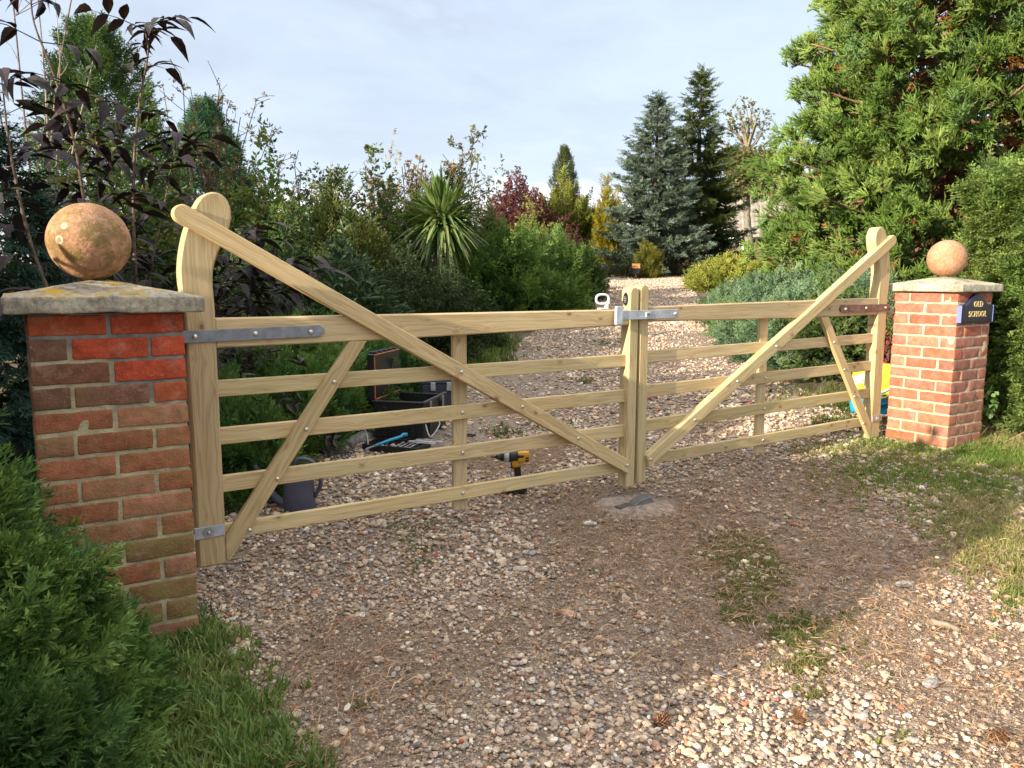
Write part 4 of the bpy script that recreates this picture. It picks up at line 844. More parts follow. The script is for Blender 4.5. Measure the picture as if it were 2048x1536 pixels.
# juniper in front of the left pillar
th = Th('juniper', 'dark green feathery juniper sprawling in front of the left brick pillar', 'juniper', gpt(-.75, -.55), None)
lob = [(gpt(-.68, -.28), (.32, .32, .72), 1600), (gpt(-.64, -.40), (.30, .30, .54), 1300), (gpt(-.66, -.66), (.27, .26, .36), 900), (gpt(-.98, -.30), (.40, .50, .85), 700), (gpt(-.85, -.92), (.30, .26, .30), 700), (gpt(-.42, -.30), (.17, .18, .24), 450), (gpt(-.60, .15), (.10, .25, .60), 260)]
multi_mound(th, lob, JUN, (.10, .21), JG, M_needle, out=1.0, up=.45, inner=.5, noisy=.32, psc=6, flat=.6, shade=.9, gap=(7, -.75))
th.part('stem', stems(gpt(-.62, -.45), (.4, .4, .6), 14, .012), M_bark, True)
p = hit(226, 1500); tw = Th('weed_plant', 'bright green leafy weed in the grass beside the left juniper', 'weed', p)
b = MB(); k = 9; a = np.linspace(0, 6.28 * 1.6, k); scatter(b, [T_leaves(50, 5, .3)], p + np.stack([0 * a, 0 * a, np.linspace(.01, .06, k)], -1), frames(np.stack([np.cos(a), np.sin(a), 1.0 + 0 * a], -1)), .06, palette(k, [(.09, .20, .03), (.12, .25, .05)]), .3); tw.part('leaves', b, M_leaf)
# junipers in the bed behind the left leaf
th = Th('juniper', 'low green juniper spreading over the bed behind the left gate leaf', 'juniper', base(560, 5.9))
lob = [(base(500, 5.2), (.55, .5, .50), 1300), (base(610, 5.9), (.7, .6, .52), 1700), (base(560, 6.9), (.9, .7, .66), 1100), (base(720, 6.9), (.55, .5, .50), 800), (base(460, 4.3), (.30, .35, .42), 600)]
multi_mound(th, lob, JUN, (.14, .25), [(.04, .10, .028), (.065, .145, .038), (.11, .20, .055), (.15, .24, .065)], M_needle, out=.9, up=.7, inner=.45, noisy=.25, psc=3)
th.part('stem', stems(base(590, 6.0), (.8, .8, .5), 12, .012), M_bark, True)
shrub('heather', 'small rusty red dry plant among the low junipers beneath the long brace', 610, 7.4, (.22, .2, .48), 160, SMALL, (.08, .14), [(.26, .09, .05), (.20, .10, .05), (.12, .12, .04)], up=.9, cat='plant')
shrub('heather', 'dull red low plant at the foot of the big spreading juniper', 935, 10.6, (.35, .3, .42), 220, SMALL, (.09, .15), [(.20, .07, .05), (.16, .09, .06), (.10, .10, .04)], up=.9, cat='plant')
shrub('ornamental_grass', 'small tuft of fine grass in front of the dark rounded shrubs', 805, 9.6, (.30, .3, .45), 120, GRS, (.3, .5), [(.10, .12, .05), (.16, .17, .08)], M_grass, up=1.6, out=.3, ns=0, cat='plant', inner=.1)
shrub('lavender', 'low grey-green mounded plant beside the lawn edge', 770, 9.9, (.75, .4, .36), 420, SMALL, (.09, .16), [(.07, .10, .06), (.10, .13, .08)], up=1.0, cat='plant')
# black elder
th = Th('black_elder', 'black elder with large drooping purple-black leaves rising behind the left pillar', 'elder', base(235, 3.6))
st = MB(); lf = MB(); ELD = [T_leaves(60 + i, 1, .36) for i in range(1)]
def oval(T, p, d, l, w, up, droop, sh):
    d = nrm(np.asarray(d, float)); r = nrm(np.cross(d, up)); u = np.cross(r, d); p = np.asarray(p, float); k = T.n
    for t, ww in ((0, .02), (.14, .62), (.34, 1.), (.58, .86), (.80, .42), (1, .02)):
        c = p + d * l * t - u * droop * l * t * t; T.V += [c - r * w / 2 * ww + u * .18 * w * ww, c, c + r * w / 2 * ww + u * .18 * w * ww]
    for i in range(5):
        for j in (0, 1): a = k + i * 3 + j; T.q.append([a, a + 1, a + 4, a + 3])
    T.n += 18; T.sh += [sh] * 18
def elder_leaf_T(seed):
    T = Tpl(); T.cone([(0, 0, 0), (.5, 0, .05), (1, 0, -.06)], [.012, .009, .004], .3)
    for t, ln in ((.38, .46), (.66, .50)):
        for sg in (-1, 1): oval(T, (t, 0, .05), (.42, sg * .9, .05 + rnd(-.3, .2)), ln * rnd(.85, 1.1), .19, (0, 0, 1), rnd(.25, .6), rnd(-.3, .3))
    oval(T, (.98, 0, -.05), (1, 0, -.25), .56, .22, (0, 0, 1), .6, .1); return T.done()
ELT = [elder_leaf_T(i) for i in range(6)]
EST = [[(215, 640, 3.5), (180, 480, 3.5), (150, 290, 3.5), (108, 150, 3.5), (68, 45, 3.5), (60, -40, 3.5)], [(275, 620, 3.75), (268, 480, 3.75), (268, 330, 3.75), (280, 200, 3.75), (296, 108, 3.75), (290, 60, 3.75)],
       [(330, 640, 3.9), (300, 560, 3.9), (325, 430, 3.9), (350, 300, 3.9)], [(120, 640, 3.3), (60, 480, 3.3), (20, 300, 3.35), (5, 170, 3.4)], [(420, 640, 4.2), (480, 590, 4.2), (540, 545, 4.3)], [(430, 640, 4.1), (455, 560, 4.0), (470, 500, 4.0)], [(410, 650, 4.1), (520, 610, 4.3), (560, 580, 4.3)], [(250, 640, 3.9), (200, 420, 4.1), (190, 260, 4.1)]]
ep, ed, es = [], [], []
for i, q in enumerate(EST):
    P = spline([at(*k) for k in q], 26); b0 = P[0].copy(); b0[2] = gz(*b0[:2]); P = np.vstack([b0, P]); V, F = tube(P, np.linspace(.010, .003, len(P)) * (1 if i < 4 else .7), 6); st.add(V, F, np.array((.13, .095, .07)) * rnd(.8, 1.2))
    lo = 4 if i < 4 else 6
    for k, t in enumerate(np.arange(lo, len(P), 3.8 if i in (0, 1) else 3.0)):
        p = P[int(t)]; a = rnd(0, 3.14)
        for sg in (0, math.pi):
            aa = a + sg + rnd(-.3, .3); ep.append(p); ed.append([math.cos(aa), math.sin(aa), rnd(-.15, .45)]); es.append(rnd(.18, .28) * (1 if t < len(P) - 4 else .75))
    for k in range(4): aa = rnd(0, 6.28); ep.append(P[-1]); ed.append([math.cos(aa), math.sin(aa), rnd(.0, .8)]); es.append(rnd(.2, .3))
ep = np.array(ep); scatter(lf, ELT, ep, frames(ed, roll=.35), np.array(es), palette(len(ep), [(.012, .008, .014), (.022, .012, .018), (.030, .018, .018), (.018, .016, .012)], .2), .5)
th.part('stem', st, M_bark, True); th.part('foliage', lf, M_dark)
shrub('black_elder', 'fallen dark elder leaves and twigs heaped low behind the left heel stile', 505, 5.0, (.50, .40, .72), 480, ELT, (.12, .19), [(.014, .010, .014), (.03, .022, .022), (.05, .04, .035)], M_dark, ns=14, out=.8, up=.2, inner=.25, cat='elder', stemcol=(.22, .18, .14), gap=(5, -.1))
# trees and shrubs left of the drive
def conifer(name, label, px, D, ztop, rbase, z0, n, T, sc, cs, mat=None, tw=1.0, droop=.25, power=.9, whorl=0, trunkcol=(.10, .065, .04), cat='conifer', group=None, noisy=.25, inner=.45, shade=.5, loc=None, up=.25, psc=1.5, jit=.15, seed=3, lean=0):
    c = base(px, D) if loc is None else loc; H = ztop - c[2]; th = Th(name, label, cat, c, group); mb = MB()
    t = rng.uniform(0, 1, n) ** 1.15 * .985
    if whorl: t = np.clip((np.floor(t * whorl) + rng.normal(.5, .16, n)) / whorl, 0, .995)
    r = rbase * (1 - t) ** power; a = rng.uniform(0, 6.28, n); rr = (inner + (1 - inner) * rng.uniform(0, 1, n) ** .7)
    d = np.stack([np.cos(a), np.sin(a), 0 * a], -1); lump = 1 + noisy * n3(d * 1.3 + np.stack([0 * t, 0 * t, t * H / rbase * .8], -1), 2.4, seed)
    p = c + d * (r * rr * lump)[:, None]; p[:, 2] = c[2] + z0 + (H - z0) * t - droop * r * rr
    p[:, 2] = np.maximum(p[:, 2], c[2] + .03)
    dd = nrm(d * (1.0 - .5 * t[:, None] ** 4) + np.stack([0 * t, 0 * t, up - droop * .9 + .8 * t ** 3], -1) + rng.normal(size=(n, 3)) * .28)
    scatter(mb, T, p, frames(dd, roll=.25), rng.uniform(sc[0], sc[1], n) * (1 - .45 * t ** 2), palette(n, cs, jit, p, psc, seed), shade); th.part('crown', mb, mat or M_needle)
    b = MB(); V, F = tube([c - [0, 0, .1], c + [0, 0, H * .5], c + [0, 0, H * .97]], [.055 * tw * H / 4, .032 * tw * H / 4, .006], 8); b.add(V, F, trunkcol)
    m = max(14, int(whorl * 4)) 
    for k in range(m):
        tt = (k + .5) / m * .9; aa = k * 2.4; ro = rbase * (1 - tt) ** power * .75; q0 = c + [0, 0, z0 + (H - z0) * tt]; e = q0 + [math.cos(aa) * ro, math.sin(aa) * ro, -droop * ro]
        V, F = tube([q0, (q0 + e) / 2 + [0, 0, .02], e], [.014 * tw * (1 - .6 * tt) * H / 4, .01 * tw * H / 5 * (1 - .6 * tt), .004], 5); b.add(V, F, trunkcol)
    th.part('trunk', b, M_bark, True); return th
conifer('weeping_conifer', 'dark blue-green weeping conifer at the left edge behind the elder', -95, 4.9, 1.55, 1.15, .05, 3400, JUNF, (.16, .30), [(.012, .035, .028), (.02, .055, .038), (.035, .08, .05)], droop=.7, power=.55, inner=.55, up=.0)
conifer('cypress', 'tall loose green cypress rising behind the black elder', 222, 9.5, 3.05, 1.15, .3, 2700, JUNF, (.22, .42), [(.035, .075, .03), (.065, .125, .04), (.11, .18, .05), (.17, .23, .08)], droop=.15, power=.6, inner=.3, noisy=.62, up=.3)
conifer('fir_tree', 'broad bluish dark green young fir left of the drive with a pale leader', 432, 12.5, 2.78, 1.25, .2, 2300, JUNF, (.24, .42), [(.03, .085, .05), (.045, .12, .07), (.08, .17, .09)], droop=.0, power=.75, up=.75, noisy=.3)
def twiggy(name, label, px, D, ztop, spread, n, leaf, cs, sc, nleaf, col=(.13, .10, .075), r0=.010, cat='shrub', mat=None, spike=.0, zlo=.35, group=None, loc=None):
    c = base(px, D) if loc is None else loc; th = Th(name, label, cat, c, group); st = MB(); lf = MB(); H = ztop - c[2]; ps, ds = [], []
    for i in range(n):
        a = rnd(0, 6.28); o = spread * rnd(.1, 1) ; h = H * rnd(.62, 1.0); e = c + [math.cos(a) * o, math.sin(a) * o, h]; m = c + [math.cos(a) * o * .35, math.sin(a) * o * .35, h * .55]; j = rng.normal(size=3) * [.08, .08, .03]
        P = spline([c + rng.normal(size=3) * [.05, .05, 0], m + j, e], 12); V, F = tube(P, np.linspace(r0, max(.0022, .0005 * D), 12), 4, False); st.add(V, F, np.array(col) * rnd(.7, 1.3))
        for k in range(5):
            t = rng.integers(5, 12); q = P[t]; e2 = q + np.array([rnd(-.3, .3), rnd(-.3, .3), rnd(.0, .4)]) * (.5 + .5 * H / 2.5) * .8; m2 = (q + e2) / 2 + rng.normal(size=3) * .03
            Q = spline([q, m2, e2], 5); V, F = tube(Q, np.linspace(max(.0035, .0005 * D), max(.0015, .0004 * D), 5), 3, False); st.add(V, F, np.array(col) * rnd(.7, 1.3))
            for _ in range(nleaf):
                f = rnd(0, 1); ps.append(q * (1 - f) + e2 * f); ds.append(rng.normal(size=3) + [0, 0, .3])
        for _ in range(nleaf * 2): f = rng.integers(int(12 * zlo), 12); ps.append(P[f]); ds.append(rng.normal(size=3) + [0, 0, .2])
    th.part('stem', st, M_bark, True); ps = np.array(ps)
    if len(ps): scatter(lf, leaf, ps, frames(ds), rng.uniform(*sc, len(ps)), palette(len(ps), cs, .2), .5); th.part('foliage', lf, mat or M_leaf)
    return th
twiggy('rose_bush', 'tall wispy briar with thin arching stems and sparse yellowing leaves against the sky', 430, 10.8, 2.75, 1.0, 26, LEAF, [(.10, .12, .03), (.22, .19, .06), (.28, .17, .06), (.16, .10, .05)], (.07, .12), 2)
twiggy('bare_sapling', 'bare thin-branched sapling above the elder at the top left', 95, 6.0, 3.1, .95, 7, LEAF, [(.2, .15, .08)], (.03, .05), 0, col=(.26, .21, .17), r0=.014, cat='sapling')
shrub('ivy_bush', 'upright bush with glossy leaves catching yellow sunlight right of the curved heel', 555, 10.4, (.62, .6, 1.95), 2300, LEAF, (.13, .22), [(.045, .10, .022), (.075, .15, .03), (.12, .20, .045), (.19, .21, .055)], up=.2, inner=.55, noisy=.35)
twiggy('dogwood', 'thin-stemmed shrub with scattered reddish leaves standing above the ivy bush', 615, 11.5, 1.72, .9, 40, LEAF, [(.09, .12, .03), (.14, .13, .045), (.20, .14, .06), (.08, .08, .03)], (.07, .12), 3)
shrub('euonymus', 'dark green leafy shrub mass filling the bed above the long brace', 600, 8.6, (.95, .8, 1.35), 2600, SMALL, (.13, .22), [(.025, .05, .016), (.04, .075, .023), (.06, .105, .03), (.09, .14, .038)], up=.25, inner=.5, noisy=.3, psc=3)
shrub('broom', 'brownish olive wiry broom between the ivy bush and the spiky palm', 690, 10.2, (.85, .7, 1.5), 2300, JUNF, (.24, .42), [(.06, .085, .022), (.095, .105, .03), (.065, .10, .026), (.13, .14, .045)], M_needle, up=1.0, out=.5, inner=.4, noisy=.3)
shrub('laurel', 'glossy dark laurel with narrow pale-edged leaves beside the long brace', 705, 7.7, (.48, .45, 1.08), 900, LANC, (.16, .26), [(.02, .045, .018), (.035, .07, .025), (.06, .10, .04)], M_dark, up=.4, inner=.5, noisy=.25)
shrub('hebe', 'dark rounded fine-leaved shrub directly below the spiky palm', 822, 8.8, (.72, .65, 1.02), 2600, SMALL, (.10, .17), [(.018, .032, .014), (.03, .05, .018), (.045, .07, .022)], up=.35, inner=.6, noisy=.18, psc=3)
shrub('privet', 'leafy mid green hedge shrub between the broom and the spiky palm', 775, 12.0, (1.05, .8, 1.75), 3000, LEAF, (.12, .20), [(.035, .07, .02), (.06, .11, .03), (.10, .15, .04), (.13, .16, .06)], up=.4, inner=.5, noisy=.35)
twiggy('buddleia', 'straw coloured seeding shrub with bare upright stems behind the spiky palm', 815, 13.0, 1.98, .95, 46, LEAF, [(.30, .25, .16), (.24, .19, .11), (.16, .15, .06), (.32, .20, .11)], (.08, .15), 6, zlo=.25)
shrub('spiraea', 'pale rust and straw coloured twiggy shrub touching the left of the spiky palm', 795, 12.6, (.65, .5, 2.0), 1600, SMALL, (.12, .2), [(.30, .22, .12), (.24, .13, .07), (.16, .15, .06), (.32, .28, .19)], up=.6, inner=.4, noisy=.4, gap=(3, -.3))
twiggy('birch_sapling', 'young birch with dark scattered leaves above the spiky palm', 925, 13.0, 2.32, .45, 11, LEAF, [(.03, .05, .015), (.05, .07, .02), (.12, .12, .03)], (.10, .17), 4, col=(.16, .13, .11), cat='sapling')
shrub('privet', 'dark green shrub bank between the dark fir and the ivy bush', 480, 10.9, (.9, .7, 1.55), 1700, LEAF, (.12, .22), [(.025, .055, .018), (.045, .085, .025), (.075, .12, .035), (.13, .15, .045)], up=.3, inner=.45, noisy=.35)
shrub('privet', 'dense dark leafy shrub behind the round stone ball and elder stems', 235, 6.6, (.95, .8, 1.75), 2200, LEAF, (.12, .22), [(.018, .04, .013), (.035, .065, .02), (.06, .095, .025), (.11, .13, .035), (.17, .15, .04)], up=.3, inner=.4, noisy=.35)
shrub('holly', 'dense mid green holly mass between the ivy bush and the privet', 660, 11.3, (1.0, .8, 1.55), 3200, LEAF, (.12, .2), [(.03, .065, .018), (.05, .10, .026), (.085, .15, .04), (.13, .18, .05)], up=.3, inner=.55, noisy=.3, group=None)
shrub('box_bush', 'dark dense small-leaved bush low behind the middle of the long brace', 575, 7.4, (.62, .55, .98), 2600, SMALL, (.10, .17), [(.02, .045, .014), (.035, .07, .02), (.055, .10, .028)], up=.3, inner=.6, noisy=.25, psc=3)
shrub('hebe', 'dark fine-leaved shrub hiding the trunk of the spiky palm', 905, 9.7, (.62, .5, .85), 1900, SMALL, (.10, .17), [(.02, .04, .016), (.035, .062, .022), (.055, .09, .028)], up=.35, inner=.6, noisy=.2, psc=3)
# cordyline
c = base(884, 10.8); hd_ = at(884, 432, 10.8); th = Th('cordyline', 'spiky palm-like cordyline with a burst of long sword leaves', 'cordyline', c)
b = MB(); V, F = tube([c - [0, 0, .1], (c + hd_) / 2 + [.02, 0, 0], hd_], [.075, .06, .06], 10); V += .006 * n3(V, 30, 1)[:, None]; b.add(V, F, (.16, .12, .08)); th.part('trunk', b, M_bark, True)
b = MB()
for i in range(400):
    d = nrm(rng.normal(size=3)); d[2] = d[2] * .9 + .22; d = nrm(d); l = rnd(.50, .72); q = hd_ + d * .06 + [0, 0, rnd(-.14, .05)]; dr = rnd(.05, .25) + (.25 if d[2] < .1 else 0); side = nrm(np.cross(d, [0, 0, 1.0])); ws = [.014, .026, .024, .016, .002]; V = []
    for t, w in zip((0, .25, .55, .82, 1.0), ws): m = q + d * l * t + [0, 0, -dr * l * t * t]; V += [m - side * w, m + [0, 0, -w * .5], m + side * w]
    F = []; 
    for k in range(4):
        for j in (0, 1): F.append([k * 3 + j, k * 3 + j + 1, k * 3 + j + 4, k * 3 + j + 3])
    b.add(np.array(V), [np.array(F)], np.array([(.07, .13, .035), (.12, .19, .055), (.18, .24, .085), (.17, .18, .075) if d[2] < -.2 else (.11, .17, .05)][rng.integers(0, 4)]) * rnd(.8, 1.2))
th.part('leaves', b, mat_leaf('cordyline_leaf', .18, .4, .4))
# big spreading juniper and the shrubs behind it
th = Th('juniper', 'big spreading bright-tipped juniper beside the left edge of the driveway', 'juniper', base(1060, 13.6))
lob = [(base(990, 13.4), (1.0, .9, 1.15), 1500), (base(1075, 14.4), (.75, .9, 1.05), 1300), (base(1015, 12.6), (.95, .6, .7), 1000), (base(1092, 13.2), (.40, .5, .55), 500), (base(950, 12.7), (.6, .5, .95), 600)]
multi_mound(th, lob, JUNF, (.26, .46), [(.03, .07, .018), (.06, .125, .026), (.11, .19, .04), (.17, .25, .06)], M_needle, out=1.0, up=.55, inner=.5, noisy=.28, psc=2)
th.part('stem', stems(base(1060, 13.6), (1.2, 1, .9), 12, .02), M_bark, True)
shrub('juniper', 'smaller spreading juniper arching between the big juniper and the gold conifer', 1122, 16.8, (.75, .8, 1.0), 1000, JUNF, (.28, .45), [(.03, .065, .018), (.06, .11, .025), (.10, .16, .035)], M_needle, up=.6, cat='juniper')
shrub('low_shrub', 'low greyish olive edging plant at the far left corner of the driveway', 1165, 19.5, (.6, .5, .32), 500, SMALL, (.12, .2), [(.06, .07, .03), (.10, .10, .05)], up=.8)
shrub('barberry', 'rounded dark purple-red barberry behind the spreading juniper', 1040, 26, (1.45, 1.0, 2.75), 5200, SMALL, (.20, .34), [(.085, .024, .034), (.13, .04, .046), (.19, .07, .065), (.10, .05, .04)], up=.3, inner=.6, noisy=.14)
shrub('barberry', 'smaller purple-red barberry just right of the yellow-green shrub', 1130, 24.5, (.58, .5, 1.7), 700, SMALL, (.14, .22), [(.08, .025, .03), (.13, .045, .045)], up=.3)
shrub('barberry', 'purple-red barberry close behind the right side of the spiky palm', 975, 25, (.62, .6, 2.4), 900, SMALL, (.14, .22), [(.10, .03, .04), (.15, .06, .06), (.08, .06, .03)], up=.3, noisy=.4)
shrub('philadelphus', 'yellow-green leafy shrub in front of the purple barberry', 1066, 22, (1.05, .8, 1.75), 1700, LEAF, (.13, .22), [(.09, .13, .03), (.15, .19, .045), (.20, .22, .06)], up=.5, noisy=.25)
shrub('field_maple', 'pale green airy bush behind the purple barberry', 1010, 31, (2.1, 1.0, 2.9), 1300, LEAF, (.2, .34), [(.10, .12, .05), (.14, .15, .06), (.09, .10, .05)], up=.4, noisy=.3, inner=.4, gap=(1.5, -.35))
conifer('columnar_conifer', 'slender pointed conifer with a grey-green spire and a yellow-green base', 1124, 29, 4.85, .84, .2, 1500, JUNF, (.26, .42), [(.06, .085, .03), (.10, .125, .045), (.08, .10, .05)], droop=.0, up=.9, power=.62, noisy=.35, inner=.3)
shrub('golden_conifer', 'broad yellow-green feathery conifer around the foot of the slender spire', 1135, 28, (1.45, 1.0, 2.5), 1700, JUNF, (.36, .58), [(.08, .11, .02), (.14, .17, .03), (.20, .20, .04)], M_needle, up=.8, noisy=.25, cat='conifer')
shrub('golden_conifer', 'bright golden yellow upright conifer left of the blue spruce', 1213, 26.5, (.52, .5, 2.5), 1300, JUNF, (.24, .4), [(.20, .18, .015), (.28, .23, .02), (.16, .16, .02)], M_needle, up=1.0, out=.7, noisy=.2, cat='conifer', inner=.5)
# far spruces and the house
def spruce(name, label, px, D, ztop, rb, nwh, cs, col=(.10, .07, .05), power=.85, upt=.25, dr=.25):
    c = base(px, D); H = ztop - c[2]; th = Th(name, label, 'spruce', c); b = MB(); V, F = tube([c - [0, 0, .1], c + [0, 0, H * .5], c + [0, 0, H * .99]], [.16, .09, .012], 8); b.add(V, F, col)
    ps, ds, sc, hu = [], [], [], []
    for k in range(nwh):
        t = (k + .35) / nwh; z = .25 + (H - .25) * t ** .92; Rm = rb * (1 - t) ** power + .05; nb = int(9 - 3 * t)
        for j in range(nb):
            a = 6.283 * (j + rnd(-.35, .35)) / nb + k * 1.3; Rr = Rm * rnd(.62, 1.14); u = np.array([math.cos(a), math.sin(a), 0]); sd = np.array([-u[1], u[0], 0]); q0 = c + [0, 0, z + rnd(-.12, .12)]; rise = .55 * t
            P = spline([q0, q0 + u * Rr * .5 + [0, 0, Rr * (rise * .5 - dr * .5)], q0 + u * Rr + [0, 0, Rr * (rise - dr * .55) + upt * .3]], 9)
            V, F = tube(P, np.linspace(.025 * (1 - .6 * t), .006, 9), 4, False); b.add(V, F, col); h0 = rnd(0, 1); ns = max(5, int(Rr * 10))
            for m in range(ns):
                f = .22 + .78 * (m + .5) / ns; q = P[min(int(f * 8 + .5), 8)] + rng.normal(size=3) * .035; L_ = (.26 + .34 * (1 - f)) * min(1, .45 + Rr * .4)
                for sg in (-1, 1): ps.append(q); ds.append(u * .75 + sd * sg * rnd(.5, .95) + [0, 0, rnd(-.35, .25)]); sc.append(L_ * rnd(.8, 1.2)); hu.append(h0)
                if rnd(0, 1) < .45: ps.append(q); ds.append(u * .5 + rng.normal(size=3) * .4 + [0, 0, -.7]); sc.append(L_ * .7); hu.append(h0 * .5)
            ps.append(P[-1]); ds.append(u + [0, 0, upt]); sc.append(.28); hu.append(h0)
    for k in range(8): ps.append(c + [0, 0, H - .35 + .05 * k]); ds.append(rng.normal(size=3) * .4 + [0, 0, 1]); sc.append(.25); hu.append(.5)
    cs = np.asarray(cs); n = len(ps); f = np.clip(np.array(hu) + rng.normal(size=n) * .2, 0, .999) * (len(cs) - 1); i = f.astype(int); f = (f - i)[:, None]; cc = (cs[i] * (1 - f) + cs[i + 1] * f) * (1 + rng.normal(size=(n, 1)) * .15)
    lf = MB(); scatter(lf, SPR, np.array(ps), frames(ds, roll=.7), np.array(sc), cc, .6); th.part('crown', lf, M_needle); th.part('trunk', b, M_bark, True)
spruce('blue_spruce', 'silvery blue spruce with tiered branches left of the dark fir', 1302, 26, 5.95, 2.1, 20, [(.09, .13, .09), (.14, .19, .145), (.19, .25, .20), (.15, .20, .15)])
spruce('fir_tree', 'tall dark green pointed fir right of the blue spruce', 1384, 28, 7.35, 2.15, 20, [(.035, .065, .022), (.065, .10, .03), (.11, .15, .042), (.14, .18, .05)], dr=.35)
shrub('yellow_shrub', 'small olive-yellow upright shrub in front of the blue spruce', 1292, 24.2, (.36, .35, .85), 420, JUNF, (.2, .34), [(.11, .12, .02), (.16, .16, .03)], M_needle, up=1.0)
shrub('heather', 'brown withered shrub at the foot of the dark fir', 1360, 25.2, (.9, .5, .55), 700, SMALL, (.14, .24), [(.08, .06, .035), (.12, .085, .05), (.06, .06, .025)], up=.8)
shrub('low_shrub', 'dark low planting under the blue spruce beside the driveway end', 1255, 24.6, (.9, .5, .40), 420, SMALL, (.14, .24), [(.03, .04, .02), (.05, .06, .025)], up=.6)
c = base(1268, 23.6); th = Th('garden_sign', 'small orange and black sign board on a post below the blue spruce', 'sign', c); yw = -math.atan2(CF[0], CF[1])
def pb(th, nm, o, s, col, mat, r=.006, rz=yw, cc=None): V, F = rbox(*s, r); b = MB(); b.add((V + np.asarray(o)) @ rot_z(rz).T + (c if cc is None else cc), F, col); return th.part(nm, b, mat)
pb(th, 'post', (0, .03, .2), (.05, .05, .5), (.10, .07, .05), M_bark); pb(th, 'board', (0, 0, .40), (.24, .02, .14), (.50, .22, .10), M_paint); pb(th, 'lower_board', (0, 0, .24), (.22, .02, .13), (.03, .03, .035), M_paint)
# knobbly pollarded tree
c = base(1497, 33); th = Th('pollarded_tree', 'knobbly pollarded tree with bare limbs and tufts of leaf behind the house corner', 'tree', c); b = MB(); lf = MB(); T0 = at(1494, 300, 33); pts = []
P = spline([c, at(1494, 430, 33), T0], 14); V, F = tube(P, np.linspace(.20, .12, 14), 8); b.add(V, F, (.20, .18, .14))
for (px, py, s) in [(1462, 225, 0), (1450, 255, 0), (1475, 216, 0), (1492, 212, 0), (1505, 215, 0), (1520, 222, 0), (1530, 240, 0), (1440, 280, .1), (1456, 330, .2), (1512, 250, 0), (1484, 240, 0), (1470, 360, .25), (1540, 280, 0), (1466, 300, .1)]:
    e = at(px, py, 33 + rnd(-.8, .8)); q = P[int(13 - 22 * s)]; Q = spline([q, q * .55 + e * .45 + rng.normal(size=3) * .12 + [0, 0, -.1], e], 9); V, F = tube(Q, np.linspace(.07, .032, 9), 6); b.add(V, F, (.24, .21, .15)); pts += [Q[-1], Q[-1], Q[-3], Q[-2], Q[-1], Q[5]]
for i in range(600): pts.append(at(rnd(1452, 1555), rnd(300, 385), 33 + rnd(-1.2, 1.2)))
pts = np.repeat(np.array(pts), 2, 0); pts += rng.normal(size=pts.shape) * .13; scatter(lf, LEAF, pts, frames(rng.normal(size=pts.shape)), rng.uniform(.22, .38, len(pts)), palette(len(pts), [(.08, .10, .03), (.13, .14, .045), (.17, .16, .06)], .2), .5)
th.part('trunk', b, M_bark, True); th.part('crown', lf, M_leaf)
# house
c = base(1475, 38); hz = c[2]; th = Th('house', 'low house with a weathered tiled roof glimpsed between the fir and the big redwood', 'house', c); ry = yw - .18
def hp(o): return np.asarray(o) @ rot_z(ry).T + c
ez = at(1470, 477, 38)[2] - hz; rz_ = at(1470, 396, 41)[2] - hz
b = MB(); V, F = rbox(9.0, 4.2, ez, .02); b.add(hp(V + [2.2, 2.2, ez / 2]), F, (.13, .085, .06)); th.part('wall', b, M_wall)
b = MB(); n = 60; X = np.linspace(-2.6, 7.0, n * 4); Y = np.linspace(0, 1, 26); XX, YY = np.meshgrid(X, Y, indexing='ij'); zz = ez - .02 + (rz_ - ez) * YY + .035 * np.abs(np.sin(XX * 14)) - .03 * ((YY * 25) % 1)
V = np.stack([XX, -.25 + YY * 2.6, zz], -1).reshape(-1, 3); i = np.arange(len(X) - 1)[:, None] * 26; j = np.arange(25)[None]; Q = np.stack([i + j, i + 26 + j, i + 27 + j, i + j + 1], -1).reshape(-1, 4); b.add(hp(V), [Q], (.25, .22, .19))
V, F = rbox(9.6, 2.6, .1, .01); V[:, 2] += (2.35 - (V[:, 1] + 1.3)) * .0 + (1.3 - V[:, 1]) / 2.6 * (rz_ - ez) + ez - .05 - .0; V[:, 1] += 3.65; b.add(hp(V + [2.2, 0, 0]), F, (.24, .21, .18)); rf = th.part('roof', b, M_roof)
b = MB(); V, F = tube([hp((-2.6, 2.35, rz_ + .02)), hp((2, 2.35, rz_ + .02)), hp((7, 2.35, rz_ + .02))], .11, 8); b.add(V, F, (.30, .16, .10)); sub(rf, 'ridge', b, M_roof, True)
b = MB(); V, F = rbox(9.4, .12, .12, .01); b.add(hp(V + [2.2, -.30, ez - .05]), F, (.02, .02, .022)); th.part('gutter', b, M_paint)
b = MB(); V, F = rbox(.55, .04, .7, .01); b.add(hp(V + [-.35, .9, ez + .45]), F, (.62, .62, .60)); V, F = rbox(.8, .5, .05, .01); sk = th.part('dormer_panel', b, M_wall)
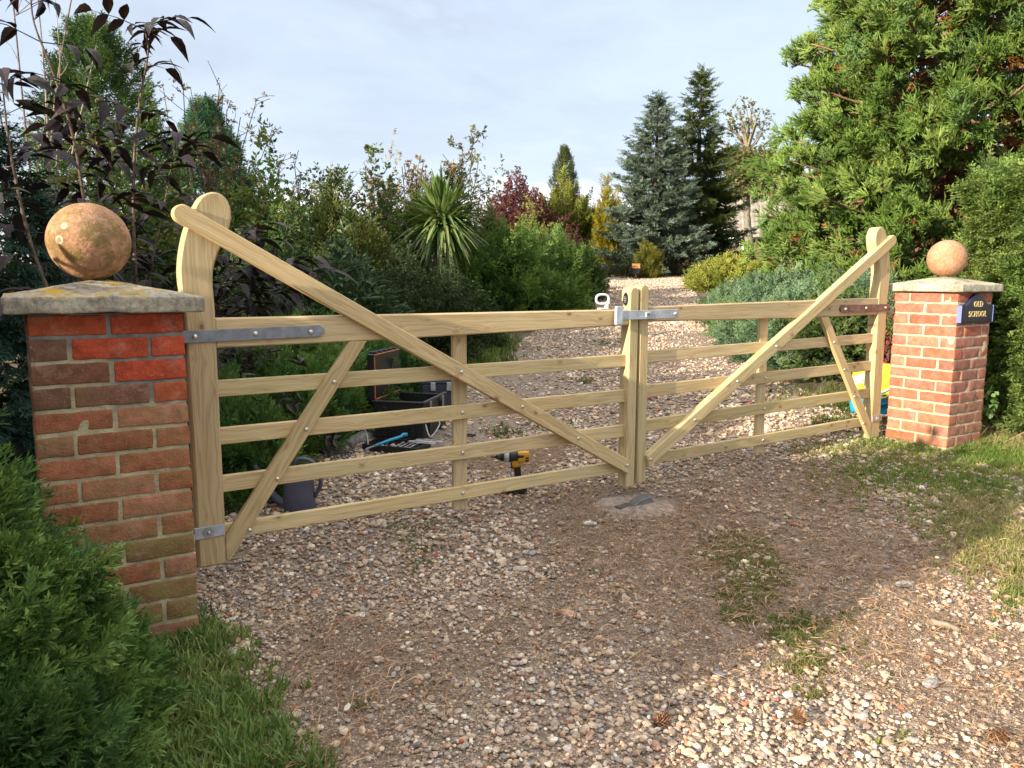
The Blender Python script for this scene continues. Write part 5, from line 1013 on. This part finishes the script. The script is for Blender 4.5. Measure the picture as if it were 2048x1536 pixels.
# arched white trellis gate
c = base(1455, 35.5); th = Th('trellis_gate', 'arched white lattice garden gate in front of the house wall', 'trellis', c); zt = at(1455, 478, 35.5)[2] - c[2]; hwid = .52
b = MB(); an = np.linspace(0, math.pi, 24); P = np.array([(-hwid, 0, -.1)] + [(-hwid * math.cos(a), 0, zt - hwid + hwid * math.sin(a)) for a in an] + [(hwid, 0, -.1)]); V, F = tube(P @ rot_z(yw).T + c, .035, 6); b.add(V, F, (.72, .73, .72)); th.part('arch', b, M_paint)
b = MB()
for k in range(-4, 5):
    x = k * .115; zt2 = zt - hwid + math.sqrt(max(hwid ** 2 - x * x, 0)); V, F = rbox(.026, .02, zt2, .003); b.add((V + [x, 0, zt2 / 2]) @ rot_z(yw).T + c, F, (.72, .73, .72))
for k in range(1, 24):
    z = k * .115
    if z > zt - .06: break
    hx_ = hwid if z < zt - hwid else math.sqrt(max(hwid ** 2 - (z - zt + hwid) ** 2, .0)); V, F = rbox(2 * hx_, .02, .026, .003); b.add((V + [0, .021, z]) @ rot_z(yw).T + c, F, (.72, .73, .72))
th.part('lattice', b, M_paint)
for sx_ in (-.75, -1.05, .75):
    b = MB(); V, F = rbox(.06, .06, zt + (.12 if sx_ == -.75 else -.25), .008); b.add((V + [sx_, 0, zt / 2]) @ rot_z(yw).T + c, F, (.70, .71, .71)); th.part('post', b, M_paint)
b = MB()
for k in range(10):
    V, F = rbox(.05, .02, zt - .55, .004); b.add((V + [-1.15 - k * .09, .03, zt / 2 - .25]) @ rot_z(yw).T + c, F, (.70, .71, .71))
th.part('side_panel', b, M_paint)
# right of the drive
shrub('juniper', 'golden yellow-green juniper with arching tips at the right bend of the driveway', 1462, 19.5, (1.05, .9, .42), 1400, JUNF, (.30, .5), [(.14, .17, .03), (.21, .24, .045), (.28, .28, .06)], M_needle, up=.6, cat='juniper')
th = Th('juniper', 'wide blue-grey carpet juniper between the right gate leaf and the big redwood', 'juniper', base(1560, 11.4))
lob = [(base(1540, 12.8), (1.25, 1.0, .50), 2100), (base(1590, 11.2), (1.25, .9, .60), 2500), (base(1680, 10.0), (1.0, .8, .66), 2000), (base(1755, 9.2), (.8, .7, .72), 1100), (base(1492, 12.2), (.6, .6, .34), 800), (base(1545, 9.9), (.6, .55, .46), 1000), (base(1610, 9.0), (.85, .6, .55), 1500), (base(1700, 8.4), (.7, .6, .62), 1300)]
multi_mound(th, lob, JUNF, (.16, .30), [(.07, .13, .07), (.11, .185, .105), (.16, .24, .145), (.13, .20, .07)], M_needle, out=.7, up=.4, inner=.6, noisy=.2, psc=2)
th.part('stem', stems(base(1590, 11.0), (1.2, 1, .6), 10, .02), M_bark, True)
shrub('sedum', 'low plant with dusty pink flower heads along the top of the carpet juniper', 1600, 13.2, (1.3, .5, .72), 260, SMALL, (.12, .2), [(.30, .10, .09), (.24, .10, .08), (.12, .12, .05)], up=1.0, inner=.8, cat='plant')
shrub('rose_bush', 'leafy green shrub with a few pink flowers just left of the right heel stile', 1690, 7.9, (.55, .5, .85), 800, LEAF, (.09, .16), [(.04, .075, .02), (.07, .12, .03), (.11, .15, .05)], up=.5, inner=.5, gap=(4, -.5))
shrub('rose_bush', 'slender pink flowered plant in the gap between right heel stile and pillar', 1783, 7.0, (.16, .2, .95), 200, LEAF, (.07, .12), [(.08, .13, .03), (.14, .18, .04), (.35, .05, .08)], up=.6, inner=.3, jit=.25)
# giant redwood
c = base(1868, 14.0); th = Th('giant_redwood', 'huge bright green giant redwood with bushy cord-like foliage filling the upper right', 'redwood', c)
b = MB(); H = 12.0; V, F = tube(spline([c - [0, 0, .2], c + [0, 0, 2], c + [.05, 0, 6], c + [0, 0, H]], 24), np.linspace(.48, .05, 24) + .15 * np.exp(-np.linspace(0, 12, 24)), 14); V += .03 * n3(V * [1, 1, .15], 9, 1)[:, None] * [1, 1, 0]; b.add(V, F, (.16, .075, .045))
tp, td, tsz, tcl = [], [], [], []; dp, dd_ = [], []
toC = nrm((CP - c) * [1, 1, 0]); aC = math.atan2(toC[1], toC[0])
def redr(z): return np.interp(z, [0, .5, 1.1, 2, 3.4, 5.6, 8, 10.5, 12], [2.6, 2.9, 3.1, 3.15, 2.95, 2.55, 1.7, .8, .1])
nl = 500
for i in range(nl):
    z = (i + rnd(0, 1)) / nl; z = 11.5 * z ** 1.35; a = i * 2.39996 + rnd(-.2, .2); R_ = redr(z + .25) * rnd(.74, 1.05); facing = math.cos(a - aC)
    q0 = c + [0, 0, z + .15 * R_]; u = np.array([math.cos(a), math.sin(a), 0]); tip = q0 + u * R_ + [0, 0, -.12 * R_ + .12]; mid = q0 + u * R_ * .55 + [0, 0, -.16 * R_]
    P = spline([q0, mid, tip], 10); V, F = tube(P, np.linspace(.05, .010, 10) * (.7 + .3 * R_ / 3), 5); b.add(V, F, np.array((.26, .15, .10)) * rnd(.7, 1.2))
    near = facing > -.55 and z < 6.5
    nb = int((9 if near else 4) * (.5 + .5 * R_ / 2.5))
    for k in range(nb):
        t = 1 - .55 * (k / max(nb - 1, 1)) ** 1.1; m = P[min(int(t * 9), 9)] + rng.normal(size=3) * [.15, .15, .10] * (.4 + .6 * R_ / 3) * (1.0 if k else .3)
        out = nrm(u * 1.0 + rng.normal(size=3) * .5 + [0, 0, .35]); n_t = 10 if near else 4; sz = (.205 if near else .36)
        if k < 3 or rnd(0, 1) < .85:
            hue = rnd(0, 1)
            for _ in range(n_t): tp.append(m + rng.normal(size=3) * [.085, .085, .075] * (1 if near else 1.6)); td.append(out + rng.normal(size=3) * .38); tsz.append(sz * rnd(.75, 1.2)); tcl.append(hue)
        if near and k >= 2 and rnd(0, 1) < .30:
            for _ in range(4): dp.append(m + rng.normal(size=3) * .10 - u * .24); dd_.append(out + rng.normal(size=3) * .6 - [0, 0, .5])
        if k % 2 == 0: V, F = tube([P[min(int(t * 9), 8)], m + out * .1], [.012, .005], 3, False); b.add(V, F, (.24, .13, .08))
th.part('trunk', b, M_bark, True); lf = MB(); tp = np.array(tp); hcol = np.array([(.085, .15, .03), (.115, .195, .036), (.155, .245, .05), (.20, .28, .065), (.11, .20, .07)])
hi = np.array(tcl) * 3.99; ii = hi.astype(int); fr = (hi - ii)[:, None]; cc = (hcol[ii] * (1 - fr) + hcol[np.minimum(ii + 1, 4)] * fr) * (1 + rng.normal(size=(len(tp), 1)) * .12)
scatter(lf, CORD, tp, frames(td, roll=.3), np.array(tsz), cc, .6); th.part('crown', lf, M_needle)
lf = MB(); dp = np.array(dp); scatter(lf, CORD, dp, frames(dd_), rng.uniform(.11, .20, len(dp)), palette(len(dp), [(.28, .10, .03), (.20, .07, .025), (.34, .15, .05)], .2), .4); th.part('dead_twigs', lf, M_litter, label='rusty brown dead sprays inside the crown')
print('redwood tufts', len(tp), len(dp))
# yew hedge at the right
th = Th('yew_hedge', 'clipped dark green yew hedge with brown patches beside the right pillar', 'hedge', gpt(6.6, .6))
mb = MB(); n = 11000; x = rng.uniform(5.62, 8.6, n); y = rng.uniform(-.12, .66, n); z = rng.uniform(0, 1, n) ** .9; f = rng.integers(0, 10, n)
H_ = 1.82; y = np.where(f < 5, -.12 + rng.exponential(.05, n), y); xs_ = .75 * (y + .12); x = np.where((f >= 5) & (f < 8), 5.62 + rng.exponential(.06, n), x); z = np.where(f >= 8, 1 - rng.exponential(.03, n), z)
p = np.stack([x + xs_, y, gz(x, y) + .02 + z * H_], -1); l3 = n3(p, 2.2, 4) * .16 + n3(p, 6, 5) * .07; p[:, 0] -= np.where((f >= 5) & (f < 8), l3 + .10 * (1 - abs(z - .4)), 0); p[:, 1] -= np.where(f < 5, l3, 0); p[:, 2] += np.where(f >= 8, l3, 0)
dd = np.stack([np.where((f >= 5) & (f < 8), -1., 0), np.where(f < 5, -1., 0), np.where(f >= 8, 1., .35)], -1) + rng.normal(size=(n, 3)) * .5
pc = palette(n, [(.04, .08, .02), (.07, .13, .03), (.11, .18, .042), (.16, .22, .06)], .25, p, 4, 2); br_ = n3(p, 3.4, 8) + .3 * rng.normal(size=n) > .98; pc[br_] = palette(br_.sum(), [(.16, .085, .035), (.22, .12, .05)], .2)
scatter(mb, JUNF, p, frames(dd), rng.uniform(.10, .24, n), pc, .7); th.part('foliage', mb, M_needle)
sm = MB()
for k in range(10):
    q = gpt(6.1 + k * .25, .25 + rnd(-.2, .2)); V, F = tube(spline([q - [0, 0, .05], q + [rnd(-.1, .1), rnd(-.1, .1), .8], q + [rnd(-.2, .2), rnd(-.2, .2), 1.7]], 8), np.linspace(.04, .012, 8), 6); sm.add(V, F, (.14, .08, .05))
th.part('stem', sm, M_bark, True)
p = at(1972, 815, 5.55); q = gpt(p[0], p[1]); th = Th('ivy', 'small pale green ivy sprig at the foot of the yew hedge by the pillar', 'ivy', q); b = MB(); k = 14; P = q + np.stack([rng.normal(size=k) * .03, rng.normal(size=k) * .03, np.linspace(.10, .32, k)], -1); scatter(b, [T_leaves(70, 3, .8, .8, (.5, .8))], P, frames(rng.normal(size=(k, 3)) + np.array([-.5, -.6, .4])), .08, palette(k, [(.10, .19, .05), (.14, .22, .07)]), .4); th.part('leaves', b, M_leaf)
x, y = rng.uniform(5.1, 6.6, 60), rng.uniform(-.45, .25, 60)
b = MB(); gt = Tpl(); gt.quad(np.array([(0, -.012, 0), (.5, -.01, .14), (1, 0, .05), (.5, .01, .14)])); gt.done(); p = np.stack([x, y, gh(x, y) + .01], -1); scatter(b, [gt], p, frames(np.stack([rng.normal(size=60) - .5, rng.normal(size=60) * .6, rng.uniform(.1, .9, 60)], -1)), rng.uniform(.15, .4, 60), palette(60, [(.36, .29, .15), (.28, .22, .11)], .2), 0)
o = b.build('dry_grass', M_grass, None); o['kind'] = 'stuff'; o['label'] = 'bleached dry grass stems leaning at the hedge foot'
# ------------------------------------------------------------------ planting out of frame to the left (it shades the gateway)
def bank(name, label, x0, x1, y0, y1, ztops, n, cs, sc=(.16, .26), T=LEAF):
    """a dense hedge whose top follows ztops [(y, world z)]"""
    c = gpt((x0 + x1) / 2, (y0 + y1) / 2); th = Th(name, label, 'hedge', c); mb = MB(); x = rng.uniform(x0, x1, n); y = rng.uniform(y0, y1, n); zt = np.interp(y, *zip(*ztops)); g = gz(x, y)
    p = np.stack([x, y, 0 * x], -1); p[:, 2] = g + (zt + .08 * n3(p, 3, 2) - g) * rng.uniform(.02, 1, n) ** .7
    scatter(mb, T, p, frames(rng.normal(size=(n, 3)) + [0, 0, .4]), rng.uniform(*sc, n), palette(n, cs, .2), .4); th.part('foliage', mb, M_leaf); th.part('stem', stems(c, ((x1 - x0) / 2, (y1 - y0) / 2, 1.2), 12, .02), M_bark, True); return th
DG = [(.02, .04, .015), (.04, .07, .02), (.06, .10, .03)]
bank('privet_hedge', 'dense green privet hedge along the roadside left of the juniper', -2.6, -1.25, -1.36, -.02, [(-1.36, .55), (-1.0, .66), (-.45, .62), (-.15, .36), (-.02, .22)], 5200, DG)
bank('beech_hedge', 'tall leafy beech hedge along the garden boundary left of the left pillar', -3.0, -1.6, .02, 5.2, [(.02, .42), (.5, .60), (1.2, .80), (2.2, 1.25), (5.2, 1.7)], 6500, DG)
